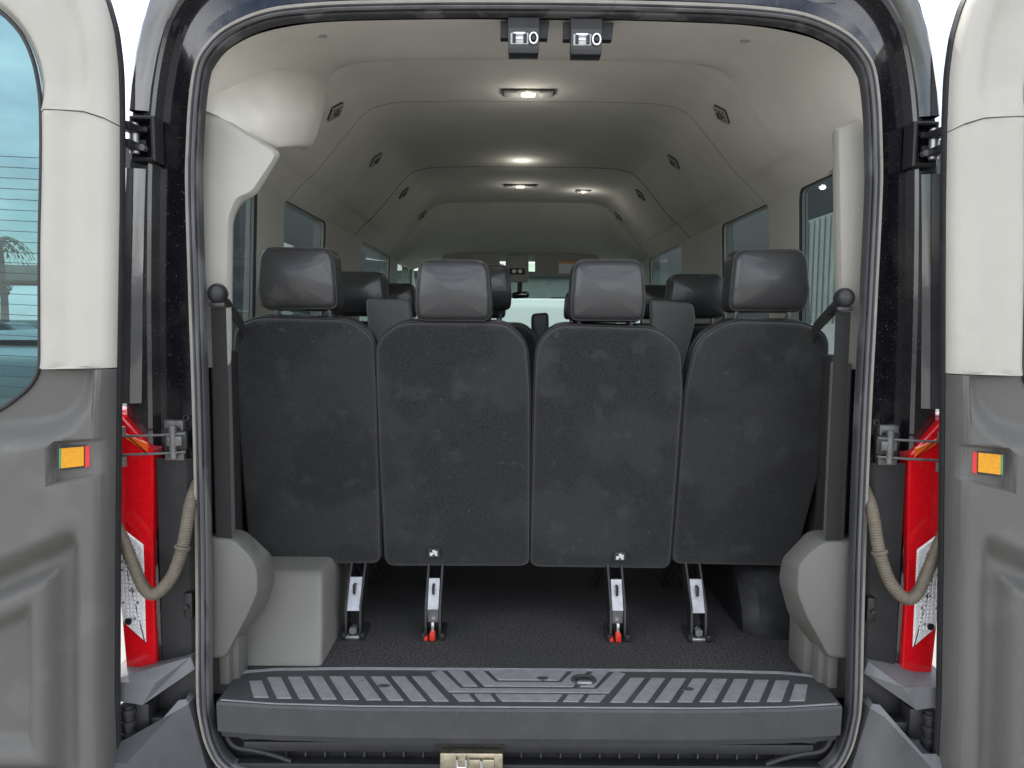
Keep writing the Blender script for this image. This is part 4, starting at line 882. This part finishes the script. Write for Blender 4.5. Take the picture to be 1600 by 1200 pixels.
# ================================================================== AROUND THE VAN
def vehicle(name, loc, rot, L_, Wd, Hh, paint, label, cat, kind='van', group=None):
    r = empty(name, loc, label, cat, group); r.rotation_euler = (0, 0, rot); k = MB(); w = Wd / 2
    if kind == 'van': side = [(0, .35), (0, 1.0), (.12, 1.25), (.75, 1.35), (1.45, Hh - .15), (1.9, Hh), (L_ - .15, Hh), (L_, Hh - .2), (L_, .35)]
    else: side = [(0, .30), (0, .68), (.15, .82), (1.05, .93), (1.75, Hh - .06), (2.2, Hh), (3.1, Hh - .04), (3.85, .98), (L_ - .05, .92), (L_, .7), (L_, .30)]
    side = [(v.x, v.y) for v in fillet(side, .12, 4)]
    def tp(z): return 1 - max(0, z - 1.0) * .10
    k.rings([[(sx * tp(z) * ww, y - L_ / 2, z) for y, z in side] for sx, ww in ((-w, 1), (w, 1))], paint)
    def loc_par(o): o.parent = r
    bm = k.build('body'); loc_par(bm)
    k = MB()
    if kind == 'van':
        q = [(.86, 1.40), (1.44, Hh - .20)]; k.add([(x * w * .86 * tp(z), y - L_ / 2 - .02, z + .01) for y, z in q for x in (-1, 1)], [[0, 1, 3, 2]], DGL)
        for s_ in (-1, 1):
            for y0, y1 in ((1.55, 2.3), (2.5, 3.6), (3.8, L_ - .4)): k.add([(s_ * (w * tp(z) + .006), y - L_ / 2, z) for y, z in ((y0, 1.35), (y1, 1.35), (y1, min(Hh - .3, 1.95)), (y0 + .15, min(Hh - .3, 1.95)))], [[0, 1, 2, 3]], DGL)
    else:
        k.add([(x * w * .84 * tp(z), y - L_ / 2 - .02, z + .01) for y, z in ((1.12, .96), (1.74, Hh - .09)) for x in (-1, 1)], [[0, 1, 3, 2]], DGL)
        for s_ in (-1, 1): k.add([(s_ * (w * tp(z) + .008), y - L_ / 2, z) for y, z in ((1.3, .95), (3.7, .98), (3.1, Hh - .10), (1.9, Hh - .10))], [[0, 1, 2, 3]], DGL)
    o = k.build('windows'); loc_par(o)
    for s_ in (-1, 1):
        k = MB(); k.box((s_ * w * .55, -L_ / 2 - .02, .62 if kind != 'van' else .75), (s_ * w * .9, -L_ / 2 + .05, .76 if kind != 'van' else .98), WHT, .03); o = k.build('headlight'); loc_par(o)
        for y in (.9, L_ - .95):
            k = MB(); k.rings([[(s_ * x, y - L_ / 2 + rr * math.cos(a), .33 + rr * math.sin(a)) for a in [i * math.pi / 12 for i in range(24)]] for x, rr in ((w - .2, .33), (w + .01, .33), (w + .015, .2))], TYR)
            k.rings([[(s_ * x, y - L_ / 2 + rr * math.cos(a), .33 + rr * math.sin(a)) for a in [i * math.pi / 12 for i in range(24)]] for x, rr in ((w + .0, .2), (w + .02, .18), (w + .0, .05))], HUB); o = k.build('wheel'); loc_par(o)
    k = MB(); k.box((-w * .5, -L_ / 2 - .012, .55), (w * .5, -L_ / 2 + .05, .72), DST, .02); o = k.build('grille'); loc_par(o)
    return r
vehicle('cargo_van', (.1, 13.5, 0), 0, 5.4, 2.0, 2.05, WPT, 'white van parked nose-on ahead, seen through the windshield', 'van')
vehicle('cargo_van', (3.0, 14.5, 0), 0, 5.2, 2.0, 1.9, WPT, 'white van parked right of the one straight ahead', 'van')
vehicle('parked_car', (-5.5, 9.5, 0), .1, 4.6, 1.85, 1.5, WPT, 'white car parked to the left, low in the left side windows', 'car')
vehicle('parked_car', (5.2, 9.2, 0), .1, 4.7, 1.85, 1.65, WPT, 'white car parked to the right in front of the pale wall', 'car')
for i, x in enumerate((-19, -24, -30, -36, -43)):
    vehicle('parked_car', (x, 34 + (i % 2), 0), 1.57 + .1 * i, 4.5, 1.8, 1.5, WPT if i != 2 else SPT, ['white car nearest the van in the far row left of it', 'second white car of the far row on the left', 'dark grey car in the far row on the left', 'white car under the canopy end of the far row', 'white car at the far left end of the far row'][i], 'car', 'car', 'cars in the far row on the left')
k = MB(); k.box((7.0, 9, 0), (7.6, 18.2, 4.1), BLG); 
for i in range(30): k.box((6.97, 9 + i * .3, 0), (7.0, 9.03 + i * .3, 4.05), BLG)
r_ = k.build('light_building'); tag(r_, 'pale corrugated wall right of the van', 'building')
k = MB(); k.box((6.8, 18.6, 0), (12, 40, 6.2), DKB); r_ = tag(k.build('dark_building'), 'dark building seen through the right side windows', 'building')
k = MB(); k.box((6.76, 20.4, 3.0), (6.8, 23.4, 3.6), SPT, .02); k.build('sign_panel', r_)
k = MB(); k.box((-12, 19, 0), (-7.0, 40, 6.0), DKB)
r_ = tag(k.build('dark_building'), 'dark building seen through the left side windows', 'building'); k = MB()
for i in range(5): k.box((-7.02, 20 + i * 2.2, 1.0), (-6.98, 21.4 + i * 2.2, 4.0), SPT)
k.build('window_row', r_)
k = MB(); k.box((-18, 46, 0), (26, 54, 4.4), FBL); k.box((-18.4, 45.6, 4.4), (26.4, 54.4, 4.75), DKB)
r_ = tag(k.build('far_building'), 'low grey-green building far ahead through the windshield', 'building'); k = MB()
for i in range(9): k.box((-16 + i * 4.6, 45.93, .9), (-13.4 + i * 4.6, 46, 3.2), DKB)
k.build('window_row', r_)
# canopy
cn = empty('canopy', (-45, 56, 0), 'long tan flat-roofed canopy beyond the far row of cars', 'canopy'); k = MB(); k.box((-75, 52, 4.3), (-22, 60, 5.4), CNP, .05); k.build('roof', cn)
for i in range(6): k = MB(); x = -72 + i * 9.5; k.box((x, 55, 0), (x + .6, 55.6, 4.3), CNP); k.build('column', cn)
# trees
def leaves(k, c, R, n, m, s):
    for i in range(n):
        d = Vector((random.gauss(0, 1), random.gauss(0, 1), random.gauss(0, 1))).normalized() * random.random() ** .45
        p = Vector(c) + Vector((d.x * R[0], d.y * R[1], d.z * R[2])); a = Vector((random.uniform(-1, 1), random.uniform(-1, 1), random.uniform(-1, 1))).normalized() * s
        b = a.cross(Vector((random.random(), random.random(), 1))).normalized() * s * .5
        k.add([p - a, p + b, p + a, p - b], [[0, 1, 2, 3]], m)
def tree(loc, h, label):
    t = empty('tree', loc, label, 'tree', 'trees beyond the canopy'); k = MB(); k.tube([loc, (loc[0] + .2, loc[1], h * .6)], [.3, .14], TRK, 8); k.build('trunk', t)
    k = MB()
    for j in range(6): leaves(k, (loc[0] + random.uniform(-1, 1) * h * .25, loc[1] + random.uniform(-1, 1), h * random.uniform(.5, .82)), (h * .22, h * .22, h * .16), 260, LEF, .22)
    k.build('crown', t)
for i, (x, y, h) in enumerate(((-38, 66, 6), (-48, 70, 7.5), (-58, 68, 6.5), (-28, 68, 6), (-70, 72, 8))):
    tree((x, y, 0), h, ['leafy tree behind the near part of the canopy', 'tall leafy tree behind the middle of the canopy', 'round leafy tree behind the far part of the canopy', 'leafy tree at the right end of the canopy', 'tallest leafy tree at the left end of the canopy'][i])
pt = empty('palm_tree', (-27.9, 40.5, 0), 'palm tree seen through the left door window', 'tree'); k = MB(); k.tube([(-27.9, 40.5, 0), (-27.8, 40.5, 3), (-27.9, 40.5, 6.0)], [.22, .17, .13], TRK, 8); k.build('trunk', pt)
k = MB()
for i in range(26):
    a = i * 2.4; el = random.uniform(-.5, 1.1); d = Vector((math.cos(a), math.sin(a), 0)); p0 = Vector((-27.9, 40.5, 6.0)); L_ = 1.6
    prev = p0
    for j in range(1, 8):
        u = j / 7; p = p0 + d * L_ * u * math.cos(el * .6) + Vector((0, 0, L_ * (math.sin(el) * u - .9 * u * u)))
        s_ = Vector((-d.y, d.x, 0)) * .22 * math.sin(math.pi * min(1, u + .1))
        k.add([prev, p + s_ - Vector((0, 0, .12)), p, p - s_ - Vector((0, 0, .12))], [[0, 1, 2], [0, 2, 3]], LEF); prev = p
k.build('crown', pt)
